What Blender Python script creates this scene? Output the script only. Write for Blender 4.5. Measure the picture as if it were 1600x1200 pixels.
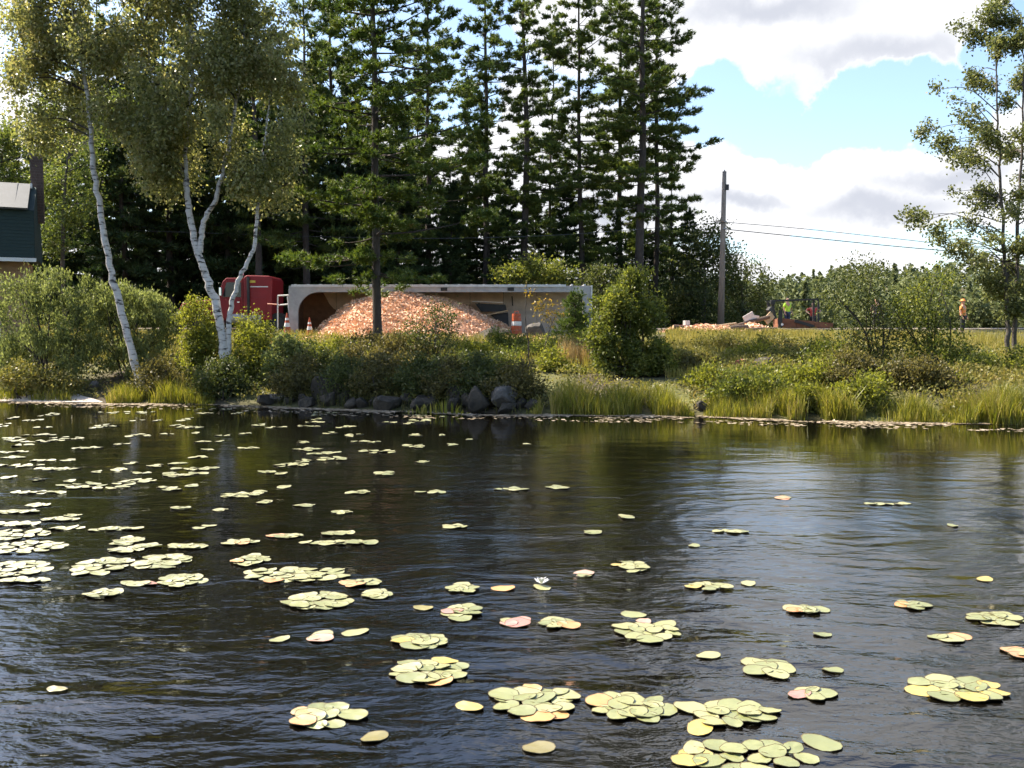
import bpy, bmesh, math
import numpy as np
from mathutils import Vector, Matrix

R = math.radians
for o in list(bpy.data.objects):
    bpy.data.objects.remove(o)
sc = bpy.context.scene
COL = sc.collection

# ------------------------------------------------------------------ camera
F = 1386.0                      # focal length in photo pixels (1600 wide)
HZ = 520.0                      # horizon row
CAMZ = 2.2
PITCH = math.atan((600 - HZ) / F)
cam_d = bpy.data.cameras.new('camera')
cam_d.sensor_width = 36
cam_d.lens = 36 * F / 1600
cam_d.clip_end = 6000
cam_d.clip_start = 0.05
cam = bpy.data.objects.new('camera', cam_d)
COL.objects.link(cam)
cam.location = (0, 0, CAMZ)
cam.rotation_euler = (R(90) - PITCH, 0, 0)
sc.camera = cam

# ------------------------------------------------------------------ light
SUN_AZ = -64.0                  # degrees from +Y, negative = left
SUN_EL = 49.0
sx = math.sin(R(SUN_AZ)) * math.cos(R(SUN_EL))
sy = math.cos(R(SUN_AZ)) * math.cos(R(SUN_EL))
sz = math.sin(R(SUN_EL))
sun_d = bpy.data.lights.new('sun', 'SUN')
sun_d.energy = 5.0
sun_d.angle = R(0.53)
sun_d.color = (1.0, 0.90, 0.74)
sun = bpy.data.objects.new('sun', sun_d)
COL.objects.link(sun)
sun.rotation_euler = Vector((-sx, -sy, -sz)).to_track_quat('-Z', 'Y').to_euler()

sc.view_settings.view_transform = 'Standard'
sc.view_settings.look = 'None'
sc.view_settings.exposure = 1.5
sc.view_settings.gamma = 1
sc.view_settings.use_curve_mapping = False
sc.cycles.use_denoising = True
sc.cycles.debug_use_spatial_splits = True
sc.cycles.max_bounces = 6
sc.cycles.use_adaptive_sampling = True
sc.cycles.adaptive_threshold = 0.03
sc.cycles.diffuse_bounces = 4
sc.cycles.glossy_bounces = 2
sc.cycles.transmission_bounces = 4
sc.cycles.sample_clamp_indirect = 6
sc.cycles.caustics_reflective = False
sc.cycles.caustics_refractive = False


def ray(px, py):
    u, v = (px - 800) / F, (600 - py) / F
    return np.array([u, math.cos(PITCH) + v * math.sin(PITCH), -math.sin(PITCH) + v * math.cos(PITCH)])


def pt(px, py, Y):
    """a point in the place, from its direction and its real distance"""
    d = ray(px, py)
    return np.array([0, 0, CAMZ]) + d * (Y / d[1])


def onz(px, py, z=0.0):
    d = ray(px, py)
    return np.array([0, 0, CAMZ]) + d * ((z - CAMZ) / d[2])


def world():
    w = bpy.data.worlds.new('World')
    sc.world = w
    w.use_nodes = True
    nt = w.node_tree
    nt.nodes.clear()
    N, L = nt.nodes.new, nt.links.new
    out = N('ShaderNodeOutputWorld')
    bg = N('ShaderNodeBackground')
    bg.inputs['Strength'].default_value = 0.108
    sky = N('ShaderNodeTexSky')
    sky.sky_type = 'NISHITA'
    sky.sun_disc = False
    sky.sun_elevation = R(SUN_EL)
    sky.sun_rotation = R(SUN_AZ)
    sky.air_density = 1.0
    sky.dust_density = 1.2
    sky.ozone_density = 1.5
    tc = N('ShaderNodeTexCoord')

    def noise(scale, detail, vec, rough=0.55):
        n = N('ShaderNodeTexNoise')
        n.inputs['Scale'].default_value = scale
        n.inputs['Detail'].default_value = detail
        n.inputs['Roughness'].default_value = rough
        L(vec, n.inputs['Vector'])
        return n

    def vm(op, a, b=None):
        n = N('ShaderNodeVectorMath')
        n.operation = op
        for i, q in enumerate((a, b)):
            if q is None:
                continue
            if isinstance(q, (tuple, list)):
                n.inputs[i].default_value = q
            else:
                L(q, n.inputs[i])
        return n.outputs['Value'] if op in ('LENGTH', 'DOT_PRODUCT') else n.outputs[0]

    def m(op, a, b=None):
        n = N('ShaderNodeMath')
        n.operation = op
        for i, q in enumerate((a, b)):
            if q is None:
                continue
            if isinstance(q, (int, float)):
                n.inputs[i].default_value = q
            else:
                L(q, n.inputs[i])
        return n.outputs[0]

    def ss(v, a, b, lo=0.0, hi=1.0):
        n = N('ShaderNodeMapRange')
        n.interpolation_type = 'SMOOTHSTEP'
        n.inputs['From Min'].default_value = a
        n.inputs['From Max'].default_value = b
        n.inputs['To Min'].default_value = lo
        n.inputs['To Max'].default_value = hi
        L(v, n.inputs['Value'])
        return n.outputs[0]

    d0 = tc.outputs['Generated']
    # stretch so that cloud bases are flat and banks look foreshortened near the horizon
    n1 = noise(9.0, 7, d0, 0.6)
    off = vm('MULTIPLY', vm('SUBTRACT', n1.outputs['Color'], (0.5, 0.5, 0.5)), (0.13, 0.05, 0.10))
    d = vm('ADD', d0, off)

    def blob(px, py, rx, ry):
        c = ray(px, py)
        n = np.linalg.norm(c)
        c = c / n
        dd = vm('SUBTRACT', d, tuple(c))
        dd = vm('MULTIPLY', dd, (F / rx, 2.0, F / ry))
        return m('SUBTRACT', 1.0, vm('LENGTH', dd))

    def mx(lst):
        r = lst[0]
        for q in lst[1:]:
            r = m('MAXIMUM', r, q)
        return r

    clouds = mx([blob(1290, 40, 330, 120), blob(1480, 10, 330, 100), blob(1090, 90, 160, 110), blob(1200, 130, 140, 70), blob(960, 20, 170, 110),
                 blob(1330, 290, 190, 115), blob(1120, 290, 170, 130), blob(1460, 290, 210, 90), blob(960, 300, 230, 150),
                 blob(760, 250, 240, 140), blob(1250, 380, 430, 75), blob(20, 150, 150, 80), blob(-160, 220, 260, 120),
                 blob(1720, 250, 220, 140), blob(560, 420, 700, 80), blob(1800, 60, 250, 130), blob(1280, -150, 460, 170), blob(1420, -430, 420, 190), blob(1050, -330, 260, 120)])
    holes = mx([blob(1140, 165, 150, 62), blob(1270, 195, 170, 52), blob(1410, 180, 110, 60), blob(1595, 60, 70, 90), blob(1250, 385, 230, 26), blob(1480, 380, 160, 30), blob(700, 150, 90, 60), blob(560, 40, 90, 60), blob(20, 70, 90, 60), blob(690, 60, 120, 80)])
    # the rest of the sky carries the same kind of broken cumulus
    st = vm('MULTIPLY', d, (1.0, 1.0, 2.2))
    n2 = noise(2.6, 6, st, 0.55)
    general = m('MULTIPLY', m('SUBTRACT', n2.outputs['Fac'], 0.60), 2.6)
    dens = m('MAXIMUM', clouds, general)
    dens = m('SUBTRACT', dens, m('MULTIPLY', m('MAXIMUM', holes, 0.0), 1.6))
    mask = ss(dens, 0.0, 0.34)
    grey = mx([blob(1400, 110, 210, 50), blob(1290, 140, 160, 36), blob(1200, 20, 170, 34), blob(1150, 312, 100, 20), blob(1380, 330, 130, 34),
               blob(1470, 280, 100, 24), blob(960, 330, 150, 30)])
    n3 = noise(5.0, 5, st, 0.5)
    greyg = m('MULTIPLY', m('SUBTRACT', n3.outputs['Fac'], 0.50), 1.8)
    shade = ss(m('MAXIMUM', grey, m('SUBTRACT', greyg, 0.15)), -0.25, 0.9)
    shade = m('MULTIPLY', shade, ss(dens, 0.10, 0.55))
    cc = N('ShaderNodeMix')
    cc.data_type = 'RGBA'
    cc.inputs['A'].default_value = (3.9, 3.92, 4.0, 1)
    cc.inputs['B'].default_value = (2.35, 2.45, 2.75, 1)
    L(shade, cc.inputs['Factor'])
    mixc = N('ShaderNodeMix')
    mixc.data_type = 'RGBA'
    L(mask, mixc.inputs['Factor'])
    L(sky.outputs[0], mixc.inputs['A'])
    # clouds glow brighter towards the sun
    sd = vm('DOT_PRODUCT', vm('NORMALIZE', d0), (sx, sy, sz))
    au = m('ADD', 1.0, m('MULTIPLY', m('POWER', m('MAXIMUM', sd, 0.0), 6.0), 2.6))
    sc_v = vm('MULTIPLY', cc.outputs['Result'], (1, 1, 1))
    scl = N('ShaderNodeVectorMath')
    scl.operation = 'SCALE'
    L(sc_v, scl.inputs[0])
    L(au, scl.inputs['Scale'])
    L(scl.outputs[0], mixc.inputs['B'])
    L(mixc.outputs['Result'], bg.inputs['Color'])
    L(bg.outputs[0], out.inputs['Surface'])


world()


# ------------------------------------------------------------------ helpers
def link(o, parent=None):
    COL.objects.link(o)
    if parent is not None:
        o.parent = parent
    return o


def tag(o, label=None, cat=None, group=None, kind=None):
    if label:
        o['label'] = label
    if cat:
        o['category'] = cat
    if group:
        o['group'] = group
    if kind:
        o['kind'] = kind
    return o


def empty(name, loc=(0, 0, 0), rz=0.0):
    o = bpy.data.objects.new(name, None)
    o.empty_display_size = 0.3
    COL.objects.link(o)
    o.location = tuple(float(c) for c in loc)
    o.rotation_euler = (0, 0, rz)
    return o


def fast_mesh(name, V, Fc, mats, smooth=False, mi=None):
    """V (n,3); Fc (m,3) or (m,4) int array"""
    V = np.asarray(V, dtype=np.float32)
    Fc = np.asarray(Fc, dtype=np.int32)
    me = bpy.data.meshes.new(name)
    me.vertices.add(len(V))
    me.vertices.foreach_set('co', V.ravel())
    k = Fc.shape[1]
    me.loops.add(Fc.size)
    me.loops.foreach_set('vertex_index', Fc.ravel())
    me.polygons.add(len(Fc))
    me.polygons.foreach_set('loop_start', np.arange(0, Fc.size, k, dtype=np.int32))
    me.polygons.foreach_set('loop_total', np.full(len(Fc), k, dtype=np.int32))
    if smooth:
        me.polygons.foreach_set('use_smooth', np.ones(len(Fc), dtype=bool))
    if mi is not None:
        me.polygons.foreach_set('material_index', np.asarray(mi, dtype=np.int32))
    for mt in (mats if isinstance(mats, (list, tuple)) else [mats]):
        me.materials.append(mt)
    me.update()
    me.validate()
    return me


def fast_obj(name, V, Fc, mats, parent=None, smooth=False, mi=None):
    return link(bpy.data.objects.new(name, fast_mesh(name, V, Fc, mats, smooth, mi)), parent)


class MB:
    """collects simple solids into one mesh"""

    def __init__(self, local=False):
        self.v, self.f, self.local = [], [], local

    def add(self, V, Fc):
        b = len(self.v)
        self.v.extend([tuple(float(c) for c in p) for p in V])
        self.f.extend([tuple(i + b for i in q) for q in Fc])
        return self

    def box(self, c, s, rot=None, taper=1.0):
        x, y, z = s[0] / 2, s[1] / 2, s[2] / 2
        t = taper
        V = [(-x, -y, -z), (x, -y, -z), (x, y, -z), (-x, y, -z), (-x * t, -y * t, z), (x * t, -y * t, z), (x * t, y * t, z), (-x * t, y * t, z)]
        M = Matrix.Identity(3)
        if rot is not None:
            from mathutils import Euler
            M = Euler(rot).to_matrix()
        V = [tuple(M @ Vector(p) + Vector([float(q) for q in c])) for p in V]
        return self.add(V, [(0, 3, 2, 1), (4, 5, 6, 7), (0, 1, 5, 4), (1, 2, 6, 5), (2, 3, 7, 6), (3, 0, 4, 7)])

    def beam(self, a, b, w, h=None):
        h = h or w
        a, b = Vector([float(q) for q in a]), Vector([float(q) for q in b])
        d = (b - a).normalized()
        up = Vector((0, 0, 1)) if abs(d.z) < 0.95 else Vector((0, 1, 0))
        s = d.cross(up).normalized()
        u = s.cross(d)
        V = []
        for p in (a, b):
            for i, j in ((-1, -1), (1, -1), (1, 1), (-1, 1)):
                V.append(tuple(p + s * (i * w / 2) + u * (j * h / 2)))
        return self.add(V, [(0, 1, 2, 3), (7, 6, 5, 4), (0, 4, 5, 1), (1, 5, 6, 2), (2, 6, 7, 3), (3, 7, 4, 0)])

    def tube(self, P, rad, n=8, cap=True):
        V, Q = tube(P, rad, n)
        self.add(V, Q)
        if cap:
            b = len(self.v) - len(V)
            self.f.append(tuple(b + i for i in range(n))[::-1])
            self.f.append(tuple(b + len(V) - n + i for i in range(n)))
        return self

    def prism(self, poly, axis, a0, a1):
        """poly of 2-tuples extruded along axis ('x','y','z') from a0 to a1"""
        n = len(poly)
        V = []
        for a in (a0, a1):
            for (p, q) in poly:
                V.append({'x': (a, p, q), 'y': (p, a, q), 'z': (p, q, a)}[axis])
        Q = [tuple(range(n))[::-1], tuple(range(n, 2 * n))]
        Q += [(i, (i + 1) % n, n + (i + 1) % n, n + i) for i in range(n)]
        return self.add(V, Q)

    def build(self, name, mat, parent=None, smooth=False, bevel=0.0):
        me = bpy.data.meshes.new(name)
        org = Vector((0, 0, 0))
        q = parent
        while q is not None and not self.local:
            org += Vector(q.location)
            q = q.parent
        me.from_pydata([tuple(Vector(p) - org) for p in self.v], [], self.f)
        bm = bmesh.new()
        bm.from_mesh(me)
        bmesh.ops.recalc_face_normals(bm, faces=bm.faces)
        bm.to_mesh(me)
        bm.free()
        me.materials.append(mat)
        if smooth:
            for p in me.polygons:
                p.use_smooth = True
        o = link(bpy.data.objects.new(name, me), parent)
        if bevel:
            b = o.modifiers.new('bevel', 'BEVEL')
            b.width = bevel
            b.segments = 2
            b.limit_method = 'ANGLE'
        return o


def tube(P, rad, n=8):
    P = np.asarray(P, float)
    rad = np.broadcast_to(np.asarray(rad, float), (len(P),))
    T = np.gradient(P, axis=0)
    T /= np.linalg.norm(T, axis=1)[:, None] + 1e-9
    V = []
    ref = np.array([1.0, 0.13, 0.07]) if abs(T[0][0]) < 0.9 else np.array([0.1, 1.0, 0.1])
    for p, t, r in zip(P, T, rad):
        s = np.cross(t, ref)
        s /= np.linalg.norm(s)
        u = np.cross(t, s)
        for k in range(n):
            a = 2 * math.pi * k / n
            V.append(p + r * (math.cos(a) * s + math.sin(a) * u))
    Q = []
    for i in range(len(P) - 1):
        for k in range(n):
            a, b = i * n + k, i * n + (k + 1) % n
            Q.append((a, b, b + n, a + n))
    return np.array(V), Q


def smooth_path(P, n):
    """Catmull-Rom through P"""
    P = np.asarray(P, float)
    Q = np.vstack([2 * P[0] - P[1], P, 2 * P[-1] - P[-2]])
    out = []
    segs = len(P) - 1
    for i in range(segs):
        p0, p1, p2, p3 = Q[i:i + 4]
        for t in np.linspace(0, 1, n, endpoint=False):
            out.append(0.5 * ((2 * p1) + (-p0 + p2) * t + (2 * p0 - 5 * p1 + 4 * p2 - p3) * t * t + (-p0 + 3 * p1 - 3 * p2 + p3) * t ** 3))
    out.append(P[-1])
    return np.array(out)


def vnoise(x, y, seed=0):
    """cheap smooth value noise, vectorised"""
    x, y = np.asarray(x, float), np.asarray(y, float)
    xi, yi = np.floor(x), np.floor(y)
    fx, fy = x - xi, y - yi
    fx, fy = fx * fx * (3 - 2 * fx), fy * fy * (3 - 2 * fy)

    def h(a, b):
        s = np.sin(a * 127.1 + b * 311.7 + seed * 74.7) * 43758.5453
        return s - np.floor(s)
    return (h(xi, yi) * (1 - fx) + h(xi + 1, yi) * fx) * (1 - fy) + (h(xi, yi + 1) * (1 - fx) + h(xi + 1, yi + 1) * fx) * fy


# ------------------------------------------------------------------ materials
def new_mat(name):
    m = bpy.data.materials.new(name)
    m.use_nodes = True
    nt = m.node_tree
    return m, nt, nt.nodes['Principled BSDF'], nt.nodes['Material Output']


def mat(name, col, rough=0.6, metal=0.0, vary=0.25, scale=6.0, bump=0.0, col2=None, detail=6, stretch=(1, 1, 1), bscale=None, spec=0.5):
    m, nt, b, out = new_mat(name)
    N, L = nt.nodes.new, nt.links.new
    tc = N('ShaderNodeTexCoord')
    mp = N('ShaderNodeMapping')
    mp.inputs['Scale'].default_value = stretch
    L(tc.outputs['Object'], mp.inputs['Vector'])
    n = N('ShaderNodeTexNoise')
    n.inputs['Scale'].default_value = scale
    n.inputs['Detail'].default_value = detail
    n.inputs['Roughness'].default_value = 0.65
    L(mp.outputs[0], n.inputs['Vector'])
    r = N('ShaderNodeValToRGB')
    c2 = col2 or tuple(c * (1 - vary) for c in col)
    r.color_ramp.elements[0].position = 0.32
    r.color_ramp.elements[1].position = 0.68
    r.color_ramp.elements[0].color = (*c2, 1)
    r.color_ramp.elements[1].color = (*col, 1)
    L(n.outputs['Fac'], r.inputs['Fac'])
    L(r.outputs['Color'], b.inputs['Base Color'])
    b.inputs['Roughness'].default_value = rough
    b.inputs['Metallic'].default_value = metal
    b.inputs['Specular IOR Level'].default_value = spec
    if bump:
        n2 = N('ShaderNodeTexNoise')
        n2.inputs['Scale'].default_value = bscale or scale * 3
        n2.inputs['Detail'].default_value = 5
        L(mp.outputs[0], n2.inputs['Vector'])
        bp = N('ShaderNodeBump')
        bp.inputs['Strength'].default_value = bump
        bp.inputs['Distance'].default_value = 0.05
        L(n2.outputs['Fac'], bp.inputs['Height'])
        L(bp.outputs[0], b.inputs['Normal'])
    return m


def leaf_mat(name, cols, trans=0.35, rough=0.45, clump=0.6, cscale=1.2, spec=0.3):
    """leaves: colour drawn per leaf, drifting slowly through the crown; a share of light passes through"""
    m, nt, b, out = new_mat(name)
    N, L = nt.nodes.new, nt.links.new
    g = N('ShaderNodeNewGeometry')
    tc = N('ShaderNodeTexCoord')
    n = N('ShaderNodeTexNoise')
    n.inputs['Scale'].default_value = cscale
    n.inputs['Detail'].default_value = 2
    L(tc.outputs['Object'], n.inputs['Vector'])
    ad = N('ShaderNodeMath')
    ad.operation = 'MULTIPLY_ADD'
    ad.inputs[1].default_value = clump
    L(n.outputs['Fac'], ad.inputs[0])
    sb = N('ShaderNodeMath')
    sb.operation = 'MULTIPLY_ADD'
    sb.inputs[1].default_value = 1 - clump * 0.5
    sb.inputs[2].default_value = -clump * 0.25
    L(g.outputs['Random Per Island'], sb.inputs[0])
    L(sb.outputs[0], ad.inputs[2])
    r = N('ShaderNodeValToRGB')
    e = r.color_ramp.elements
    for i, c in enumerate(cols):
        p = i / (len(cols) - 1)
        if i == 0:
            e[0].position, e[0].color = 0.0, (*c, 1)
        elif i == len(cols) - 1:
            e[-1].position, e[-1].color = 1.0, (*c, 1)
        else:
            q = e.new(p)
            q.color = (*c, 1)
    L(ad.outputs[0], r.inputs['Fac'])
    L(r.outputs['Color'], b.inputs['Base Color'])
    b.inputs['Roughness'].default_value = rough
    b.inputs['Specular IOR Level'].default_value = spec
    t = N('ShaderNodeBsdfTranslucent')
    hs = N('ShaderNodeHueSaturation')
    hs.inputs['Value'].default_value = 1.5
    hs.inputs['Saturation'].default_value = 1.15
    L(r.outputs['Color'], hs.inputs['Color'])
    L(hs.outputs[0], t.inputs['Color'])
    mx = N('ShaderNodeMixShader')
    mx.inputs[0].default_value = trans
    L(b.outputs[0], mx.inputs[1])
    L(t.outputs[0], mx.inputs[2])
    L(mx.outputs[0], out.inputs['Surface'])
    return m


def ground_mat():
    m, nt, b, out = new_mat('ground')
    N, L = nt.nodes.new, nt.links.new
    tc = N('ShaderNodeTexCoord')
    n1 = N('ShaderNodeTexNoise'); n1.inputs['Scale'].default_value = 0.35; n1.inputs['Detail'].default_value = 8
    n2 = N('ShaderNodeTexNoise'); n2.inputs['Scale'].default_value = 6.0; n2.inputs['Detail'].default_value = 6
    L(tc.outputs['Object'], n1.inputs['Vector']); L(tc.outputs['Object'], n2.inputs['Vector'])
    r1 = N('ShaderNodeValToRGB')
    r1.color_ramp.elements[0].position = 0.35; r1.color_ramp.elements[0].color = (0.06, 0.045, 0.025, 1)
    r1.color_ramp.elements[1].position = 0.62; r1.color_ramp.elements[1].color = (0.11, 0.12, 0.03, 1)
    r2 = N('ShaderNodeValToRGB')
    r2.color_ramp.elements[0].color = (0.5, 0.5, 0.5, 1); r2.color_ramp.elements[1].color = (1.3, 1.2, 1.0, 1)
    L(n1.outputs['Fac'], r1.inputs['Fac']); L(n2.outputs['Fac'], r2.inputs['Fac'])
    mx = N('ShaderNodeMix'); mx.data_type = 'RGBA'; mx.blend_type = 'MULTIPLY'; mx.inputs['Factor'].default_value = 1
    L(r1.outputs[0], mx.inputs['A']); L(r2.outputs[0], mx.inputs['B'])
    L(mx.outputs['Result'], b.inputs['Base Color'])
    b.inputs['Roughness'].default_value = 0.95
    bp = N('ShaderNodeBump'); bp.inputs['Strength'].default_value = 0.6; bp.inputs['Distance'].default_value = 0.108
    L(n2.outputs['Fac'], bp.inputs['Height']); L(bp.outputs[0], b.inputs['Normal'])
    return m


def water_mat():
    m, nt, b, out = new_mat('water')
    N, L = nt.nodes.new, nt.links.new
    tc = N('ShaderNodeTexCoord')

    def mapped(scale, rot=0.0):
        mp = N('ShaderNodeMapping')
        mp.inputs['Scale'].default_value = scale
        mp.inputs['Rotation'].default_value = (0, 0, rot)
        L(tc.outputs['Object'], mp.inputs['Vector'])
        return mp.outputs[0]

    def nz(vec, scale, detail, rough=0.5, dist=0.0):
        n = N('ShaderNodeTexNoise')
        n.inputs['Scale'].default_value = scale
        n.inputs['Detail'].default_value = detail
        n.inputs['Roughness'].default_value = rough
        n.inputs['Distortion'].default_value = dist
        L(vec, n.inputs['Vector'])
        return n.outputs['Fac']

    def ma(op, a, b_, c=None):
        n = N('ShaderNodeMath')
        n.operation = op
        for i, q in enumerate((a, b_, c)):
            if q is None:
                continue
            if isinstance(q, (int, float)):
                n.inputs[i].default_value = q
            else:
                L(q, n.inputs[i])
        return n.outputs[0]

    def ss(v, a, b_, lo=0.0, hi=1.0):
        n = N('ShaderNodeMapRange')
        n.interpolation_type = 'SMOOTHSTEP'
        n.inputs['From Min'].default_value = a
        n.inputs['From Max'].default_value = b_
        n.inputs['To Min'].default_value = lo
        n.inputs['To Max'].default_value = hi
        L(v, n.inputs['Value'])
        return n.outputs[0]

    # long crests run across the view, leaning a little; three sizes of wavelet
    big = nz(mapped((1.0, 2.3, 1), R(-16)), 0.95, 3, 0.5, 0.4)
    mid = nz(mapped((1.0, 1.9, 1), R(9)), 5.2, 3, 0.55, 0.3)
    fine = nz(mapped((1.0, 1.7, 1), R(-8)), 13.0, 3, 0.6)
    # rings spreading from a spot out in the pond
    c = onz(1330, 830)
    mp = N('ShaderNodeMapping')
    mp.inputs['Location'].default_value = (-c[0], -c[1], 0)
    L(tc.outputs['Object'], mp.inputs['Vector'])
    wv = N('ShaderNodeTexWave')
    wv.wave_type = 'RINGS'
    wv.rings_direction = 'Z'
    wv.inputs['Scale'].default_value = 1.05
    wv.inputs['Distortion'].default_value = 2.2
    wv.inputs['Detail'].default_value = 2
    wv.inputs['Detail Scale'].default_value = 1.4
    L(mp.outputs[0], wv.inputs['Vector'])
    ln = N('ShaderNodeVectorMath')
    ln.operation = 'LENGTH'
    L(mp.outputs[0], ln.inputs[0])
    ringfade = ss(ln.outputs['Value'], 1.0, 7.0, 0.005, 0.0)
    # calm strip under the far bank, wind further out
    sep = N('ShaderNodeSeparateXYZ')
    L(tc.outputs['Object'], sep.inputs[0])
    shore = ma('ADD', sep.outputs['Y'], ma('MULTIPLY', sep.outputs['X'], 0.14))
    calm = ss(ma('ADD', shore, ma('MULTIPLY', nz(mapped((1, 1, 1)), 0.35, 3), 9.0)), 15.0, 25.5, 1.0, 0.16)
    patch = ss(nz(mapped((1, 1.6, 1)), 0.30, 2), 0.32, 0.66, 0.55, 1.15)
    near = ss(sep.outputs['Y'], 6.0, 10.5, 1.35, 0.52)
    amp = ma('MULTIPLY', ma('MULTIPLY', calm, patch), near)
    h = ma('MULTIPLY', big, 0.062)
    h = ma('MULTIPLY_ADD', mid, 0.0125, h)
    h = ma('MULTIPLY_ADD', fine, 0.0042, h)
    h = ma('MULTIPLY_ADD', wv.outputs['Fac'], ringfade, h)
    h = ma('MULTIPLY', h, amp)
    bp = N('ShaderNodeBump')
    bp.inputs['Strength'].default_value = 1.0
    bp.inputs['Distance'].default_value = 1.0
    L(h, bp.inputs['Height'])
    L(bp.outputs[0], b.inputs['Normal'])
    b.inputs['Base Color'].default_value = (0.003, 0.0024, 0.0016, 1)
    b.inputs['Roughness'].default_value = 0.03
    b.inputs['IOR'].default_value = 1.8
    b.inputs['Specular IOR Level'].default_value = 0.5
    return m


def bark_birch():
    m, nt, b, out = new_mat('birch_bark')
    N, L = nt.nodes.new, nt.links.new
    tc = N('ShaderNodeTexCoord')
    mp = N('ShaderNodeMapping')
    mp.inputs['Scale'].default_value = (1.6, 1.6, 6.0)
    L(tc.outputs['Object'], mp.inputs['Vector'])
    n = N('ShaderNodeTexNoise'); n.inputs['Scale'].default_value = 2.1; n.inputs['Detail'].default_value = 5; n.inputs['Roughness'].default_value = 0.6
    L(mp.outputs[0], n.inputs['Vector'])
    r = N('ShaderNodeValToRGB')
    r.color_ramp.elements[0].position = 0.36; r.color_ramp.elements[0].color = (0.02, 0.017, 0.015, 1)
    r.color_ramp.elements[1].position = 0.47; r.color_ramp.elements[1].color = (0.50, 0.45, 0.40, 1)
    e = r.color_ramp.elements.new(0.42); e.color = (0.28, 0.24, 0.21, 1)
    e = r.color_ramp.elements.new(0.8); e.color = (0.62, 0.58, 0.53, 1)
    L(n.outputs['Fac'], r.inputs['Fac'])
    L(r.outputs[0], b.inputs['Base Color'])
    b.inputs['Roughness'].default_value = 0.7
    return m


M = {}
M['ground'] = ground_mat()
M['water'] = water_mat()
M['birch'] = bark_birch()
M['pine_bark'] = mat('pine_bark', (0.085, 0.065, 0.052), 0.95, vary=0.6, scale=5, bump=0.8, stretch=(3, 3, 0.7))
M['bark'] = mat('grey_bark', (0.10, 0.085, 0.07), 0.95, vary=0.5, scale=5, bump=0.6, stretch=(3, 3, 0.8))
M['twig'] = mat('twig', (0.06, 0.045, 0.035), 0.9, vary=0.4)
M['pine'] = leaf_mat('pine_needles', [(0.035, 0.06, 0.02), (0.09, 0.125, 0.032), (0.20, 0.215, 0.05)], 0.34, 0.5, 0.9, 0.5)
M['pine_front'] = leaf_mat('front_pine_needles', [(0.035, 0.062, 0.018), (0.09, 0.13, 0.028), (0.20, 0.22, 0.04)], 0.25, 0.5, 0.9, 0.6)
M['dark_pine'] = leaf_mat('hemlock_needles', [(0.014, 0.030, 0.012), (0.035, 0.058, 0.018), (0.085, 0.105, 0.03)], 0.2, 0.6, 0.9, 0.5)
M['birch_leaf'] = leaf_mat('birch_leaves', [(0.07, 0.08, 0.028), (0.15, 0.16, 0.05), (0.30, 0.29, 0.11), (0.27, 0.22, 0.10)], 0.5, 0.33, 0.8, 0.55, 0.5)
M['left_leaf'] = leaf_mat('pale_broadleaf', [(0.05, 0.075, 0.02), (0.13, 0.16, 0.04), (0.25, 0.26, 0.07)], 0.4, 0.5, 0.8, 0.5)
M['ash_leaf'] = leaf_mat('ash_leaves', [(0.055, 0.07, 0.022), (0.12, 0.135, 0.045), (0.25, 0.25, 0.10)], 0.4, 0.4, 0.7, 0.8)
M['bush_a'] = leaf_mat('sage_bush_leaves', [(0.055, 0.07, 0.024), (0.15, 0.17, 0.055), (0.29, 0.31, 0.12)], 0.43, 0.55, 0.7, 1.0)
M['bush_b'] = leaf_mat('yellow_green_leaves', [(0.07, 0.085, 0.018), (0.17, 0.18, 0.035), (0.30, 0.29, 0.07)], 0.51, 0.55, 0.7, 1.0)
M['bush_c'] = leaf_mat('deep_green_leaves', [(0.03, 0.04, 0.014), (0.07, 0.085, 0.024), (0.15, 0.155, 0.045)], 0.38, 0.55, 0.7, 1.2)
M['bush_d'] = leaf_mat('brown_green_leaves', [(0.05, 0.045, 0.02), (0.11, 0.10, 0.034), (0.21, 0.17, 0.06)], 0.43, 0.5, 0.7, 1.2)
M['weeds'] = leaf_mat('weed_leaves', [(0.06, 0.065, 0.018), (0.13, 0.13, 0.035), (0.24, 0.215, 0.065), (0.22, 0.15, 0.06)], 0.35, 0.5, 0.8, 0.5)
M['grass'] = leaf_mat('meadow_grass', [(0.12, 0.115, 0.03), (0.26, 0.23, 0.06), (0.42, 0.33, 0.12)], 0.35, 0.5, 0.8, 0.35)
M['dry_grass'] = leaf_mat('dry_grass', [(0.20, 0.15, 0.06), (0.38, 0.27, 0.12), (0.5, 0.38, 0.19)], 0.3, 0.6, 0.6, 0.6)
M['reed'] = leaf_mat('reeds', [(0.07, 0.08, 0.015), (0.15, 0.16, 0.026), (0.27, 0.25, 0.05), (0.36, 0.27, 0.12)], 0.4, 0.4, 0.6, 0.7)
M['rough_sedge'] = leaf_mat('sedge', [(0.035, 0.04, 0.014), (0.08, 0.085, 0.025), (0.17, 0.14, 0.05)], 0.3, 0.55, 0.6, 0.7)
M['scum'] = leaf_mat('floating_scum', [(0.14, 0.11, 0.06), (0.32, 0.25, 0.17), (0.5, 0.42, 0.32)], 0.0, 0.5, 0.6, 0.7)
M['hill_leaf'] = leaf_mat('far_wood', [(0.06, 0.075, 0.04), (0.13, 0.15, 0.065), (0.21, 0.22, 0.09)], 0.25, 0.7, 0.9, 0.02)
M['rock'] = mat('shore_rock', (0.058, 0.046, 0.032), 0.9, col2=(0.016, 0.013, 0.009), scale=1.6, bump=0.7)
M['pale_rock'] = mat('pale_granite', (0.13, 0.115, 0.10), 0.9, col2=(0.045, 0.04, 0.034), scale=1.8, bump=0.7)
M['chips'] = mat('wood_chips', (0.80, 0.52, 0.34), 0.9, vary=0.42, scale=9, bump=1.0, bscale=16)
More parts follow.
